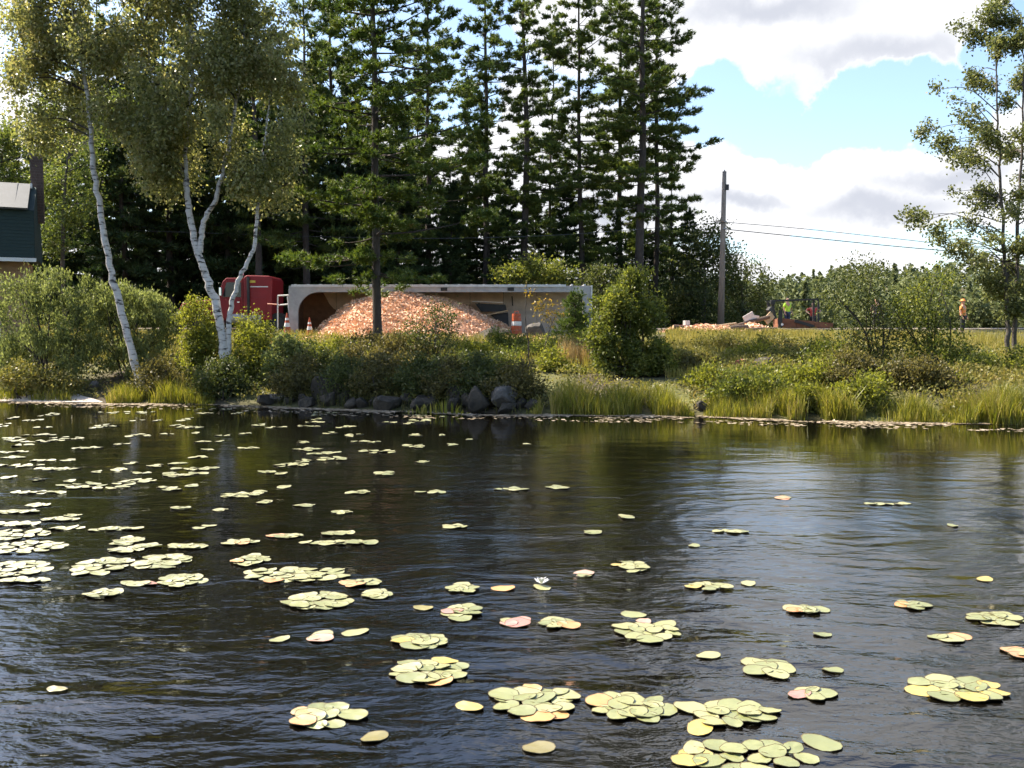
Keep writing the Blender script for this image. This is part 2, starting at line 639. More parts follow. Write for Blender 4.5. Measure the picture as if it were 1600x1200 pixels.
M['chip_flake'] = leaf_mat('chip_flakes', [(0.58, 0.35, 0.22), (0.78, 0.50, 0.33), (0.88, 0.64, 0.46)], 0.0, 0.7, 0.3, 0.8, 0.3)
M['dark_brown'] = mat('dark_brown_surface', (0.30, 0.145, 0.08), 0.95, vary=0.35, scale=4, bump=0.6)
M['floor_panel'] = mat('stained_aluminium_floor', (0.82, 0.56, 0.38), 0.6, 0.0, 0.3, 1.6, 0.15)
M['floor_grey'] = mat('scuffed_aluminium_floor', (0.66, 0.52, 0.43), 0.5, 0.0, 0.35, 2.0, 0.15)
M['alu'] = mat('trailer_aluminium', (0.62, 0.61, 0.62), 0.42, 0.35, 0.25, 3.0)
M['alu_dull'] = mat('dull_trailer_aluminium', (0.44, 0.42, 0.42), 0.55, 0.25, 0.3, 3.0)
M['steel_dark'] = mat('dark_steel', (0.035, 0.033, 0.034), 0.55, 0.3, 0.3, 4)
M['rubber'] = mat('tyre_rubber', (0.02, 0.02, 0.02), 0.85, 0, 0.3, 8)
M['red'] = mat('red_truck_paint', (0.27, 0.006, 0.008), 0.5, 0, 0.2, 2)
M['chrome'] = mat('chrome', (0.75, 0.75, 0.77), 0.15, 1.0, 0.1, 2)
M['glass'] = mat('dark_cab_glass', (0.02, 0.025, 0.03), 0.06, 0, 0.1, 2)
M['orange'] = mat('safety_orange', (0.45, 0.085, 0.025), 0.5, 0, 0.15, 6)
M['white_band'] = mat('reflective_white', (0.8, 0.78, 0.75), 0.4, 0, 0.15, 6)
M['pole'] = mat('weathered_pole_wood', (0.30, 0.24, 0.19), 0.9, vary=0.4, scale=4, bump=0.5, stretch=(4, 4, 0.5))
M['wire'] = mat('wire', (0.06, 0.06, 0.065), 0.6)
M['insul'] = mat('grey_porcelain', (0.35, 0.34, 0.33), 0.3)
M['rust'] = mat('rusty_steel', (0.27, 0.105, 0.055), 0.85, 0.1, 0.5, 2.5, 0.4)
M['log'] = mat('cut_log_bark', (0.13, 0.09, 0.065), 0.95, vary=0.5, scale=5, bump=0.6)
M['cut'] = mat('cut_wood', (0.58, 0.40, 0.24), 0.8, vary=0.3, scale=6)
M['board_white'] = mat('whitewashed_board', (0.66, 0.60, 0.56), 0.7, vary=0.3, scale=4)
M['hivis'] = mat('hi_vis_yellow', (0.55, 0.85, 0.06), 0.7, vary=0.1)
M['hivis_orange'] = mat('hi_vis_orange', (0.9, 0.27, 0.06), 0.7, vary=0.1)
M['red_shirt'] = mat('red_shirt', (0.50, 0.07, 0.05), 0.8, vary=0.2)
M['dark_cloth'] = mat('dark_cloth', (0.035, 0.033, 0.038), 0.9, vary=0.3)
M['jeans'] = mat('jeans', (0.06, 0.08, 0.14), 0.9, vary=0.3)
M['skin'] = mat('skin', (0.52, 0.29, 0.20), 0.55, vary=0.1)
M['hair'] = mat('hair', (0.05, 0.03, 0.02), 0.7, vary=0.3)
M['green_side'] = mat('dark_green_shingle', (0.020, 0.042, 0.038), 0.8, vary=0.35, scale=5, bump=0.3, stretch=(1, 1, 5))
M['roof_grey'] = mat('grey_roof_sheet', (0.10, 0.105, 0.11), 0.6, vary=0.2, scale=3)
M['tan_wall'] = mat('tan_board_wall', (0.42, 0.26, 0.15), 0.8, vary=0.25, scale=3)
M['white_trim'] = mat('white_trim_paint', (0.75, 0.73, 0.70), 0.6, vary=0.12)
M['brick'] = mat('chimney_brick', (0.13, 0.085, 0.07), 0.9, vary=0.5, scale=9, bump=0.4)
M['mortar'] = mat('mortar', (0.16, 0.14, 0.13), 0.95)
M['asphalt'] = mat('asphalt', (0.055, 0.053, 0.052), 0.9, vary=0.3, scale=12, bump=0.2)
M['gravel'] = mat('gravel_shoulder', (0.27, 0.22, 0.17), 0.95, vary=0.5, scale=14, bump=0.6)
M['road_line'] = mat('road_paint', (0.7, 0.52, 0.08), 0.7)
M['sand'] = mat('pale_sand', (0.55, 0.47, 0.40), 0.9, vary=0.3, scale=6)


def pad_mat(name, cols, rough=0.48):
    m, nt, b, out = new_mat(name)
    N, L = nt.nodes.new, nt.links.new
    oi = N('ShaderNodeObjectInfo')
    tc = N('ShaderNodeTexCoord')
    n = N('ShaderNodeTexNoise'); n.inputs['Scale'].default_value = 22; n.inputs['Detail'].default_value = 4
    L(tc.outputs['Object'], n.inputs['Vector'])
    ad = N('ShaderNodeMath'); ad.operation = 'MULTIPLY_ADD'; ad.inputs[1].default_value = 0.35
    L(n.outputs['Fac'], ad.inputs[0])
    mu = N('ShaderNodeMath'); mu.operation = 'MULTIPLY'; mu.inputs[1].default_value = 0.75
    L(oi.outputs['Random'], mu.inputs[0]); L(mu.outputs[0], ad.inputs[2])
    r = N('ShaderNodeValToRGB')
    e = r.color_ramp.elements
    e[0].color = (*cols[0], 1)
    e[1].color = (*cols[-1], 1)
    for i, c in enumerate(cols[1:-1]):
        q = e.new((i + 1) / (len(cols) - 1)); q.color = (*c, 1)
    L(ad.outputs[0], r.inputs['Fac'])
    n2 = N('ShaderNodeTexNoise'); n2.inputs['Scale'].default_value = 6.0; n2.inputs['Detail'].default_value = 8; n2.inputs['Roughness'].default_value = 0.75
    av = N('ShaderNodeVectorMath'); av.operation = 'ADD'
    L(tc.outputs['Object'], av.inputs[0]); L(oi.outputs['Location'], av.inputs[1])
    L(av.outputs[0], n2.inputs['Vector'])
    sr = N('ShaderNodeMapRange'); sr.inputs['From Min'].default_value = 0.60; sr.inputs['From Max'].default_value = 0.72
    L(n2.outputs['Fac'], sr.inputs['Value'])
    sp = N('ShaderNodeMix'); sp.data_type = 'RGBA'
    sp.inputs['B'].default_value = (0.20, 0.11, 0.035, 1)
    L(sr.outputs[0], sp.inputs['Factor']); L(r.outputs[0], sp.inputs['A'])
    L(sp.outputs['Result'], b.inputs['Base Color'])
    b.inputs['Roughness'].default_value = rough
    b.inputs['Specular IOR Level'].default_value = 0.8
    b.inputs['Coat Weight'].default_value = 1.0
    b.inputs['Coat Roughness'].default_value = 0.45
    b.inputs['Coat IOR'].default_value = 1.85
    return m


M['pad'] = pad_mat('pad_green', [(0.12, 0.14, 0.032), (0.22, 0.23, 0.07), (0.33, 0.315, 0.13)])
M['pad_rim'] = mat('pad_rim', (0.13, 0.10, 0.045), 0.5, vary=0.5, scale=9)
M['pad_yellow'] = pad_mat('pad_yellow', [(0.36, 0.28, 0.04), (0.46, 0.33, 0.06)])
M['pad_orange'] = pad_mat('pad_orange', [(0.45, 0.15, 0.03), (0.55, 0.27, 0.07), (0.48, 0.20, 0.09)])
M['pad_pink'] = pad_mat('pad_pink', [(0.38, 0.13, 0.10), (0.42, 0.24, 0.18)])
M['pad_sunk'] = pad_mat('pad_sunk', [(0.14, 0.11, 0.02), (0.22, 0.19, 0.03)], 0.5)
M['flower'] = mat('water_lily_petal', (0.85, 0.82, 0.80), 0.5, vary=0.05)

# ------------------------------------------------------------------ the ground
SHORE_PX = [(-900, 606), (-400, 616), (0, 626), (170, 629), (300, 631), (400, 634), (600, 641), (800, 646), (1100, 650), (1350, 657), (1600, 663), (2100, 676), (2700, 690)]
_sh = np.array([onz(a, b)[:2] for a, b in SHORE_PX])
SHX, SHY = _sh[:, 0], _sh[:, 1]


def shore_y(x):
    x = np.asarray(x, float)
    return np.interp(x, SHX, SHY) + 0.35 * (vnoise(x * 0.8, x * 0 + 3.3, 5) - 0.5)


def sstep(v, a, b):
    t = np.clip((np.asarray(v, float) - a) / (b - a), 0, 1)
    return t * t * (3 - 2 * t)


def gh(x, y):
    """terrain height"""
    x, y = np.asarray(x, float), np.asarray(y, float)
    ys = shore_y(x)
    s = y - ys
    crest = np.maximum(42.0 - ys, 6)
    z = np.where(s < 0, np.maximum(s * 0.28, -1.4),
                 np.interp(s, [0, 0.5, 1.2, 3.2], [0, 0.12, 0.35, 0.85]))
    up = np.clip((s - 3.2) / (crest - 3.2), 0, 1)
    z = z + np.where(s > 3.2, up * 1.18, 0)
    z = z + 0.10 * sstep(y, 42, 46) + 0.32 * sstep(y, 47.5, 50.5)
    # beyond the road: a flat wood, then a long wooded rise
    z = z - 0.35 * sstep(y, 60, 66) + 1.6 * sstep(y, 70, 140) * sstep(-x, -10, 30)
    z = z + 20.0 * sstep(y, 170, 430) + 15 * sstep(y, 170, 430) * (vnoise(x * 0.012, y * 0.002, 3) - 0.5)
    rough = 0.16 * (vnoise(x * 0.9, y * 0.9, 1) - 0.5) + 0.10 * (vnoise(x * 2.3, y * 2.3, 2) - 0.5)
    flat = sstep(y, 47, 50) * (1 - sstep(y, 60, 66))
    z = z + rough * sstep(s, 0.2, 1.5) * (1 - 0.9 * flat)
    return z


def build_ground():
    xs = np.concatenate([np.linspace(-2500, -60, 24), np.arange(-50, 50.1, 0.8), np.linspace(60, 2500, 24)])
    ys = np.concatenate([np.array([-30, -10, 0, 10, 16]), np.arange(18, 66, 0.5), np.linspace(67, 130, 30), np.linspace(140, 460, 50), np.array([520, 700, 1000, 1600, 3000])])
    X, Y = np.meshgrid(xs, ys)
    Z = gh(X, Y)
    Z = np.where(Y < 10, -1.5, Z)
    V = np.stack([X, Y, Z], -1).reshape(-1, 3)
    nx, ny = len(xs), len(ys)
    i, j = np.meshgrid(np.arange(nx - 1), np.arange(ny - 1))
    a = (j * nx + i).ravel()
    Fc = np.stack([a, a + 1, a + nx + 1, a + nx], 1)
    o = fast_obj('ground', V, Fc, M['ground'], smooth=True)
    tag(o, kind='structure')
    # the pond
    w = fast_obj('water', [(-600, -40, 0), (600, -40, 0), (600, 60, 0), (-600, 60, 0)], [(0, 1, 2, 3)], M['water'])
    tag(w, kind='structure')


build_ground()


def strip(name, y0, y1, dz, m, x0=-120, x1=120, step=2.0):
    xs = np.arange(x0, x1 + 0.1, step)
    ys = np.linspace(y0, y1, max(2, int((y1 - y0) / 0.8) + 1))
    X, Y = np.meshgrid(xs, ys)
    Z = np.maximum(gh(X, Y) + dz, 2.30 + dz)
    V = np.stack([X, Y, Z], -1).reshape(-1, 3)
    nx, ny = len(xs), len(ys)
    i, j = np.meshgrid(np.arange(nx - 1), np.arange(ny - 1))
    a = (j * nx + i).ravel()
    o = fast_obj(name, V, np.stack([a, a + 1, a + nx + 1, a + nx], 1), m, smooth=True)
    tag(o, kind='structure')
    return o


strip('road_shoulder', 49.5, 60.5, 0.03, M['gravel'])
strip('road', 50.8, 58.6, 0.05, M['asphalt'])


# ------------------------------------------------------------------ foliage tools
def unit(a):
    return a / (np.linalg.norm(a, axis=-1, keepdims=True) + 1e-9)


def leaf_quads(rng, C, D, length, width, fold=0.25):
    """diamond leaves: C centres (n,3), D pointing directions (n,3)"""
    n = len(C)
    D = unit(D)
    Rn = unit(rng.normal(size=(n, 3)))
    S = unit(np.cross(D, Rn))
    U = np.cross(S, D)
    ln = (np.asarray(length) * rng.uniform(0.65, 1.25, n))[:, None]
    wd = (np.asarray(width) * rng.uniform(0.7, 1.25, n))[:, None]
    a = C - D * ln * 0.5
    b = C + S * wd * 0.5 + U * wd * fold - D * ln * 0.05
    c = C + D * ln * 0.5
    d = C - S * wd * 0.5 + U * wd * fold - D * ln * 0.05
    V = np.stack([a, b, c, d], 1).reshape(-1, 3)
    Fc = np.arange(4 * n, dtype=np.int32).reshape(-1, 4)
    return V, Fc


def needle_tris(rng, C, D, k, length, width, spread=0.75):
    """tufts: k slim triangles fanning from each centre"""
    n = len(C)
    C2 = np.repeat(C, k, 0)
    D2 = unit(np.repeat(unit(D), k, 0) + rng.normal(size=(n * k, 3)) * spread)
    S = unit(np.cross(D2, rng.normal(size=(n * k, 3))))
    ln = length * rng.uniform(0.7, 1.25, n * k)[:, None]
    a = C2 - S * width * 0.5 - D2 * ln * 0.15
    b = C2 + S * width * 0.5 - D2 * ln * 0.15
    c = C2 + D2 * ln
    V = np.stack([a, b, c], 1).reshape(-1, 3)
    return V, np.arange(3 * n * k, dtype=np.int32).reshape(-1, 3)


class Wood:
    def __init__(self):
        self.V, self.F, self.n = [], [], 0

    def tube(self, P, rad, k=5):
        V, Q = tube(P, rad, k)
        self.V.append(V)
        self.F.append(np.array(Q) + self.n)
        self.n += len(V)

    def build(self, name, m, parent, smooth=True):
        return fast_obj(name, np.vstack(self.V), np.vstack(self.F), m, parent, smooth)


def pine_parts(seed, H, cb, Rmax, tr, lean=(0, 0), k=11, gap=0.62, density=5.0, nl=0.27, nw=0.05, shape='white', stubs=True, smin=0.28):
    rng = np.random.default_rng(seed)
    wood = Wood()
    zs = np.linspace(-0.4, H, 14)
    wob = np.cumsum(rng.normal(size=(14, 2)) * 0.05, 0)
    wob[0] = 0
    path = np.stack([lean[0] * zs / H + wob[:, 0], lean[1] * zs / H + wob[:, 1], zs], 1)
    rad = tr * (1 - 0.92 * np.clip(zs / H, 0, 1) ** 1.15)
    rad[0] *= 1.25
    wood.tube(path, rad, 9)

    def axis(z):
        return np.array([np.interp(z, zs, path[:, 0]), np.interp(z, zs, path[:, 1]), z])
    TC, TD = [], []
    z = cb
    while z < H - 0.15:
        t = (z - cb) / (H - cb)
        if shape == 'white':
            L0 = Rmax * (0.5 + 0.5 * math.sin(math.pi * min(0.18 + t * 0.9, 1))) * (1 - t ** 2.2) ** 0.6 + 0.35
            nb = rng.integers(3, 6)
        else:
            L0 = Rmax * (1 - t) ** 0.8 + 0.3
            nb = rng.integers(5, 8)
        a0 = rng.uniform(0, 6.28)
        for b in range(nb):
            if shape == 'white':
                if rng.random() < 0.16:
                    continue
                L1 = L0 * rng.uniform(0.35, 1.3)
            else:
                L1 = L0 * rng.uniform(0.45, 1.18)
            az = a0 + 6.28 * b / nb + rng.normal() * 0.3
            pitch = (R(-8) + R(48) * t ** 1.6 if shape == 'white' else R(-18) + R(45) * t ** 1.5) + rng.normal() * R(6)
            hd = np.array([math.cos(az), math.sin(az), 0])
            sd = np.array([-math.sin(az), math.cos(az), 0])
            base = axis(min(z + rng.normal() * (0.26 if shape == 'white' else 0.12), H))

            def P(s):
                s = np.asarray(s)[:, None]
                up = L1 * (math.sin(pitch) * s + 0.16 * s ** 2.2 - 0.06 * s)
                return base + hd * L1 * s * math.cos(pitch) + np.array([0, 0, 1]) * up
            wood.tube(P(np.linspace(0, 0.95, 4)), np.array([0.030, 0.022, 0.014, 0.006]) * (0.5 + L1 / 3), 3)
            n = max(3, int(L1 * density * (1.0 + 0.5 * rng.random())))
            s = 1 - (1 - 0.22) * rng.random(n) ** 1.25
            lat = rng.uniform(-1, 1, n) * 0.36 * L1 * (1.08 - s) ** 0.7 * (s > 0.0)
            if shape == 'white':
                nc = max(2, int(L1 * 1.9))
                cs = 1 - (1 - smin) * rng.random(nc) ** 1.2
                cl_ = rng.uniform(-1, 1, nc) * 0.36 * L1 * (1.12 - cs) ** 0.7
                j = rng.integers(0, nc, n)
                s, lat = cs[j], cl_[j]
                pts = P(s) + sd[None] * lat[:, None] + rng.normal(size=(n, 3)) * np.array([0.17, 0.17, 0.075]) * min(1.0, 0.4 + L1 / 3)
            else:
                pts = P(s) + sd[None] * lat[:, None] + rng.normal(size=(n, 3)) * np.array([0.05, 0.05, 0.045])
            TC.append(pts)
            TD.append(hd[None] * 0.9 + sd[None] * np.sign(lat)[:, None] * 0.45 + np.array([0, 0, 0.55]))
        z += gap * rng.uniform(0.7, 1.35) * (1.0 if shape == 'white' else 0.75)
    top = axis(H)
    TC.append(top[None] + rng.normal(size=(8, 3)) * np.array([0.1, 0.1, 0.25]))
    TD.append(np.tile([0, 0, 1.0], (8, 1)))
    if stubs and cb > 2:
        for q in range(int(cb * 1.6)):
            zz = rng.uniform(1.2, cb)
            az = rng.uniform(0, 6.28)
            L1 = rng.uniform(0.4, 1.7)
            p0 = axis(zz)
            p1 = p0 + np.array([math.cos(az), math.sin(az), rng.uniform(-0.3, 0.1)]) * L1
            wood.tube([p0, (p0 + p1) / 2 + [0, 0, 0.04], p1], [0.016, 0.012, 0.005], 3)
    TC, TD = np.vstack(TC), np.vstack(TD)
    V, Fc = needle_tris(rng, TC, TD, k, nl, nw)
    return wood, V, Fc


PINE_MESH = {}


def pine(px, Y, H, cb, Rmax, tr, label, seed, m='pine', group=None, key=None, rz=0.0, scale=1.0, x=None, cat='tree', name='pine_tree', **kw):
    if x is None:
        x = pt(px, 500, Y)[0]
    z = float(gh(x, Y))
    root = empty(name, (x, Y, z), rz)
    root.scale = (scale,) * 3
    tag(root, label, cat, group)
    if key and key in PINE_MESH:
        tm, cm = PINE_MESH[key]
        link(bpy.data.objects.new('trunk', tm), root)
        link(bpy.data.objects.new('crown', cm), root)
        return root
    w, V, Fc = pine_parts(seed, H, cb, Rmax, tr, **kw)
    t = w.build('trunk', M['pine_bark'], root)
    c = fast_obj('crown', V, Fc, M[m], root)
    if key:
        PINE_MESH[key] = (t.data, c.data)
    return root


def clump_points(rng, cen, rad, n, sub=26, spread=0.15):
    """leaf centres: twig-ends spread through an ellipsoid's outer volume, leaves gathered round them"""
    cen, rad = np.asarray(cen, float), np.asarray(rad, float)
    u = unit(rng.normal(size=(sub, 3))) * (rng.random((sub, 1)) ** 0.45)
    ends = cen + u * rad
    idx = rng.integers(0, sub, n)
    return ends[idx] + rng.normal(size=(n, 3)) * spread, u[idx], ends


def bush(name, label, base, clumps, n_leaf, m, leaf=(0.09, 0.055), seed=0, group=None, stems=7, upright=0.3, cat='bush', spread=0.13, sub=26, stem_m='twig'):
    """base point; clumps = [(center xyz, radii xyz)] in world metres"""
    rng = np.random.default_rng(seed)
    base = np.asarray(base, float)
    root = empty(name, base)
    tag(root, label, cat, group)
    vol = np.array([np.prod(r) ** 0.7 for _, r in clumps])
    share = (vol / vol.sum() * n_leaf).astype(int)
    C, D = [], []
    w = Wood()
    for (c, r), n in zip(clumps, share):
        p, u, ends = clump_points(rng, c, r, max(n, 20), sub, spread)
        C.append(p)
        D.append(u * 0.6 + rng.normal(size=p.shape) * 0.55 + np.array([0, 0, upright]))
        for q in range(max(1, stems // max(1, len(clumps)) + 1)):
            e = ends[rng.integers(len(ends))]
            b0 = base + rng.normal(size=3) * np.array([0.12, 0.12, 0])
            mid = (b0 + np.asarray(c)) / 2 + rng.normal(size=3) * 0.12
            P = smooth_path([b0 + [0, 0, -0.25], mid, np.asarray(c) * 0.4 + e * 0.6, e], 4) - base
            w.tube(P, np.linspace(0.028, 0.006, len(P)), 4)
    C = np.vstack(C)
    gz = gh(C[:, 0], C[:, 1])
    C[:, 2] = np.maximum(C[:, 2], gz + 0.04 + 0.1 * rng.random(len(C)))
    V, Fc = leaf_quads(rng, C - base, np.vstack(D), leaf[0], leaf[1])
    w.build('stems', M[stem_m], root)
    fast_obj('foliage', V, Fc, M[m], root)
    return root


def bush_px(name, label, cx, base_y, Y, blobs, n_leaf, m, **kw):
    """blobs: (px, py, rx px, ry px, dY) measured in the photograph at distance Y"""
    k = F / Y
    x = pt(cx, base_y, Y)[0]
    base = np.array([x, Y, float(gh(x, Y))])
    cl = []
    for b in blobs:
        c = pt(b[0], b[1], Y + b[4])
        rx, rz_ = b[2] / k, b[3] / k
        cl.append((c, (rx, 0.5 * (rx + rz_) * 0.9, rz_)))
    return bush(name, label, base, cl, n_leaf, M and m, **kw)


# ------------------------------------------------------------------ far wood on the hill
def far_wood():
    rng = np.random.default_rng(77)
    Vs, Fs, n0 = [], [], 0

    def crown(x, y, h, r, cards, size, conifer):
        nonlocal n0
        z = float(gh(x, y))
        t = rng.random(cards)
        if conifer:
            rr = r * 0.75 * (1 - t) ** 0.9 * np.sqrt(rng.random(cards))
            zz = z + 0.08 * h + t * h * 0.97
        else:
            rr = r * np.sqrt(np.clip(1 - (2 * t - 0.9) ** 2, 0.02, 1)) * rng.random(cards) ** 0.35
            zz = z + 0.12 * h + t * h * 0.85
        a = rng.random(cards) * 6.283
        C = np.stack([x + rr * np.cos(a), y + rr * np.sin(a), zz], 1)
        D = np.stack([np.cos(a), np.sin(a), rng.normal(size=cards) * 0.5 + (-0.2 if conifer else 0.3)], 1)
        V, Fc = leaf_quads(rng, C, D, size * 1.3, size)
        Vs.append(V); Fs.append(Fc + n0)
        n0 += len(V)
    for i in range(760):
        y = 175 + 260 * rng.random() ** 0.8
        x = rng.uniform(-0.30, 0.85) * y
        con = rng.random() < 0.10
        crown(x, y, rng.uniform(5, 12.5) * (1.2 if con else 1), rng.uniform(2.2, 4.2), 110, 1.15, con)
    for i in range(150):
        y = rng.uniform(98, 170)
        x = rng.uniform(0.20, 0.80) * y
        con = rng.random() < 0.08
        crown(x, y, rng.uniform(3.5, 7.0), rng.uniform(1.6, 2.8), 330, 0.5, con)
    o = fast_obj('far_wood', np.vstack(Vs), np.vstack(Fs), M['hill_leaf'])
    tag(o, 'distant green wood covering the low hill behind the utility pole', 'wood', kind='stuff')


far_wood()

# ------------------------------------------------------------------ pines behind the overturned trailer
# (px, distance, height, crown base, branch length, trunk radius, label)
PINES = [
    (1000, 60, 31, 8.0, 3.5, 0.33, 'thickest trunked tall pine at the open end of the row beside the bright sky', {}),
    (1024, 64, 29, 6.0, 3.3, 0.22, 'slim tall pine outermost of the row, nearest to the utility pole', {}),
    (967, 66, 30, 6.0, 3.2, 0.24, 'tall pine just left of the thickest trunk, sky showing between', {}),
    (906, 62, 27.0, 5.0, 3.5, 0.22, 'tall pine with tiered branches above the open rear end of the trailer', {}),
    (856, 70, 25, 3.0, 3.0, 0.16, 'thin pine between two tall pines behind the trailer', {}),
    (817, 61, 27, 6.5, 3.5, 0.30, 'tall straight pine rising behind the middle of the trailer', {}),
    (757, 63, 27, 7.0, 3.5, 0.27, 'tall pine with bare lower trunk behind the torn interior plates', {}),
    (672, 64, 26.5, 6.0, 3.9, 0.24, 'tall pine just right of the near pine, behind the wood chip pile', {}),
    (652, 74, 22, 8.0, 2.6, 0.17, 'thin farther pine seen close beside the near pine', {}),
    (478, 58, 22.5, 5.0, 3.6, 0.26, 'tall pine right of the birch crowns, above the trailer front', {}),
    (520, 62, 24.5, 6.0, 3.6, 0.28, 'dark tall pine standing behind the near pine on its left side', {}),
    (405, 56, 21.5, 6.0, 3.6, 0.24, 'tall pine behind the birch clump, above the red truck', {}),
    (270, 60, 23, 7.0, 3.8, 0.26, 'tall dark pine hidden behind the crown of the birch clump', {}),
    (160, 58, 22, 6.0, 3.6, 0.24, 'tall dark pine behind the leaning single birch', {}),
    (735, 72, 22, 3.0, 3.2, 0.16, 'shorter farther pine filling the gap behind the pile', {}),
    (1050, 67, 13.0, 2.0, 2.4, 0.14, 'short bushy pine at the foot of the slim outermost pine', {}),
]
for i, (px, Y, H, cb, Rm, tr, lab, kw) in enumerate(PINES):
    pine(px, Y, H, cb, Rm, tr, lab, 100 + i, group='tall pines behind the trailer', k=12, gap=0.74, density=15.0, nl=0.30, nw=0.08, smin=0.14, **kw)

# the near pine in front of the trailer
pine(590, 36.5, 23, 3.4, 4.0, 0.19, 'near pine with a bare lower trunk crossing in front of the wood chip pile', 7, m='pine_front', density=22.0, k=11, gap=0.46, nl=0.22, nw=0.06, smin=0.06)

# dark hemlocks that close the wood behind
rngH = np.random.default_rng(5)
HEM = [(30, 66, 15), (95, 62, 17), (140, 70, 20), (200, 58, 19), (245, 66, 22), (300, 63, 21), (350, 60, 20), (395, 68, 22), (440, 62, 19),
       (500, 66, 20), (548, 60, 18), (585, 70, 18), (625, 62, 15.5), (660, 68, 13), (705, 62, 11.5), (748, 66, 11), (790, 61, 10), (835, 66, 9.5), (880, 62, 10),
       (925, 66, 8.5), (962, 62, 8.0), (1010, 66, 7.5), (1075, 63, 8.5), (1050, 72, 9.0)]
WHERE = ['beside the house chimney', 'between the chimney and the leaning birch', 'above the leaning birch foot', 'between the leaning birch and the birch clump',
         'left of the forked birch trunks', 'behind the fork of the birch clump', 'just above the red truck', 'right of the red truck roof',
         'above the front corner of the trailer', 'above the dark patch inside the trailer', 'left of the near pine trunk', 'straight behind the near pine trunk', 'right of the near pine trunk',
         'above the peak of the chip pile', 'above the right slope of the chip pile', 'above the torn interior plates', 'above the orange drum', 'above the grey floor panels',
         'above the rear end of the trailer', 'above the small young pine', 'behind the big round bush top', 'between thick pine foot and bush', 'left of the utility pole foot', 'a bit left of the dark tree by the pole']
BACK = [(60, 84, 17), (175, 88, 21), (280, 84, 23), (375, 90, 23), (470, 86, 22), (560, 90, 21), (640, 86, 17), (715, 88, 14), (780, 84, 13), (850, 90, 12), (915, 86, 11.5), (985, 88, 11), (1035, 84, 10)]
for i, (px, Y, H) in enumerate(BACK):
    HEM.append((px, Y, H))
    WHERE.append(['far behind the house', 'far behind the leaning birch', 'deep behind the birch fork', 'deep behind the red truck', 'deep behind the trailer front', 'deep behind the near pine',
                  'deep behind the chip pile top', 'deep behind the chip pile slope', 'deep behind the torn plates', 'deep behind the grey floor panels', 'deep behind the trailer rear', 'deep behind the thick pine', 'deep behind the slim outermost pine'][i])
for i, (px, Y, H) in enumerate(HEM):
    v = i % 5
    sc_ = H / 15.0
    pine(px, Y, 15.0, 0.6, 3.1, 0.16, 'dark low-branched hemlock ' + WHERE[i], 300 + v, m='dark_pine', name='hemlock_tree', group='dark hemlocks closing the wood',
         key='hem%d' % v, rz=float(rngH.uniform(0, 6.28)), scale=sc_, k=9, gap=0.62, density=9.0, nl=0.34, nw=0.12, shape='hemlock', stubs=False)


# ------------------------------------------------------------------ broad-leaved trees
def broadleaf(name, label, base, trunk_paths, clumps, n_leaf, leafm, barkm, leaf=(0.10, 0.065), seed=0, group=None, droop=0.0, sub=30, spread=0.2, limb_r=0.035, hang=0.0):
    """trunk_paths: [(list of world points, r0, r1)]; clumps as in bush()"""
    rng = np.random.default_rng(seed)
    base = np.asarray(base, float)
    root = empty(name, base)
    tag(root, label, 'tree', group)
    w = Wood()
    allp = []
    for P, r0, r1 in trunk_paths:
        Q = smooth_path(P, 7) - base
        n = len(Q)
        Q[1:-1] += rng.normal(size=(n - 2, 3)) * 0.018
        w.tube(Q, np.linspace(r0, r1, n) * rng.uniform(0.93, 1.07, n), 10)
        allp.append(Q[n // 3:])
    allp = np.vstack(allp)
    w.build('trunk', M[barkm], root)
    b = Wood()
    vol = np.array([np.prod(r) ** 0.75 for _, r in clumps])
    share = (vol / vol.sum() * n_leaf).astype(int)
    C, D = [], []
    for (c, r), n in zip(clumps, share):
        c = np.asarray(c, float) - base
        p, u, ends = clump_points(rng, c, r, max(n, 10), sub, spread)
        p[:, 2] -= hang * rng.random(len(p)) ** 1.4
        C.append(p)
        D.append(u * 0.5 + rng.normal(size=p.shape) * 0.6 + np.array([0, 0, -droop]))
        low = allp[:, 2] < c[2] - 0.1
        cand = allp[low] if low.any() else allp[:1]
        j = np.argmin(np.linalg.norm(cand - c, axis=1) + 0.4 * rng.random(len(cand)))
        s = cand[j]
        mid = (s + c) / 2 + np.array([0, 0, 0.12]) * np.linalg.norm(c - s)
        P = smooth_path([s, mid, c], 5)
        b.tube(P, np.linspace(limb_r, limb_r * 0.3, len(P)), 5)
        for e in ends[:9]:
            P = np.array([c, (c + e) / 2 + [0, 0, 0.05], e])
            b.tube(P, [limb_r * 0.3, limb_r * 0.2, 0.004], 3)
    b.build('branches', M['twig' if barkm == 'birch' else barkm], root)
    V, Fc = leaf_quads(rng, np.vstack(C), np.vstack(D), leaf[0], leaf[1])
    fast_obj('crown', V, Fc, M[leafm], root)
    return root


def ell_clumps(rng, cx, cy, Y, rx, ry, n, r=(0.5, 1.0), depth=2.0, hole=0.0):
    """n clumps through an ellipse measured in the photograph, spread over a real depth"""
    k = F / Y
    out = []
    for _ in range(n):
        a = rng.uniform(0, 6.283)
        q = math.sqrt(rng.uniform(hole, 1))
        c = pt(cx + rx * q * math.cos(a), cy + ry * q * math.sin(a), Y + rng.uniform(-depth, depth) * math.sqrt(max(0.05, 1 - q * q)))
        s = rng.uniform(*r)
        out.append((c, (s * 1.1, s * 1.1, s * 0.8)))
    return out


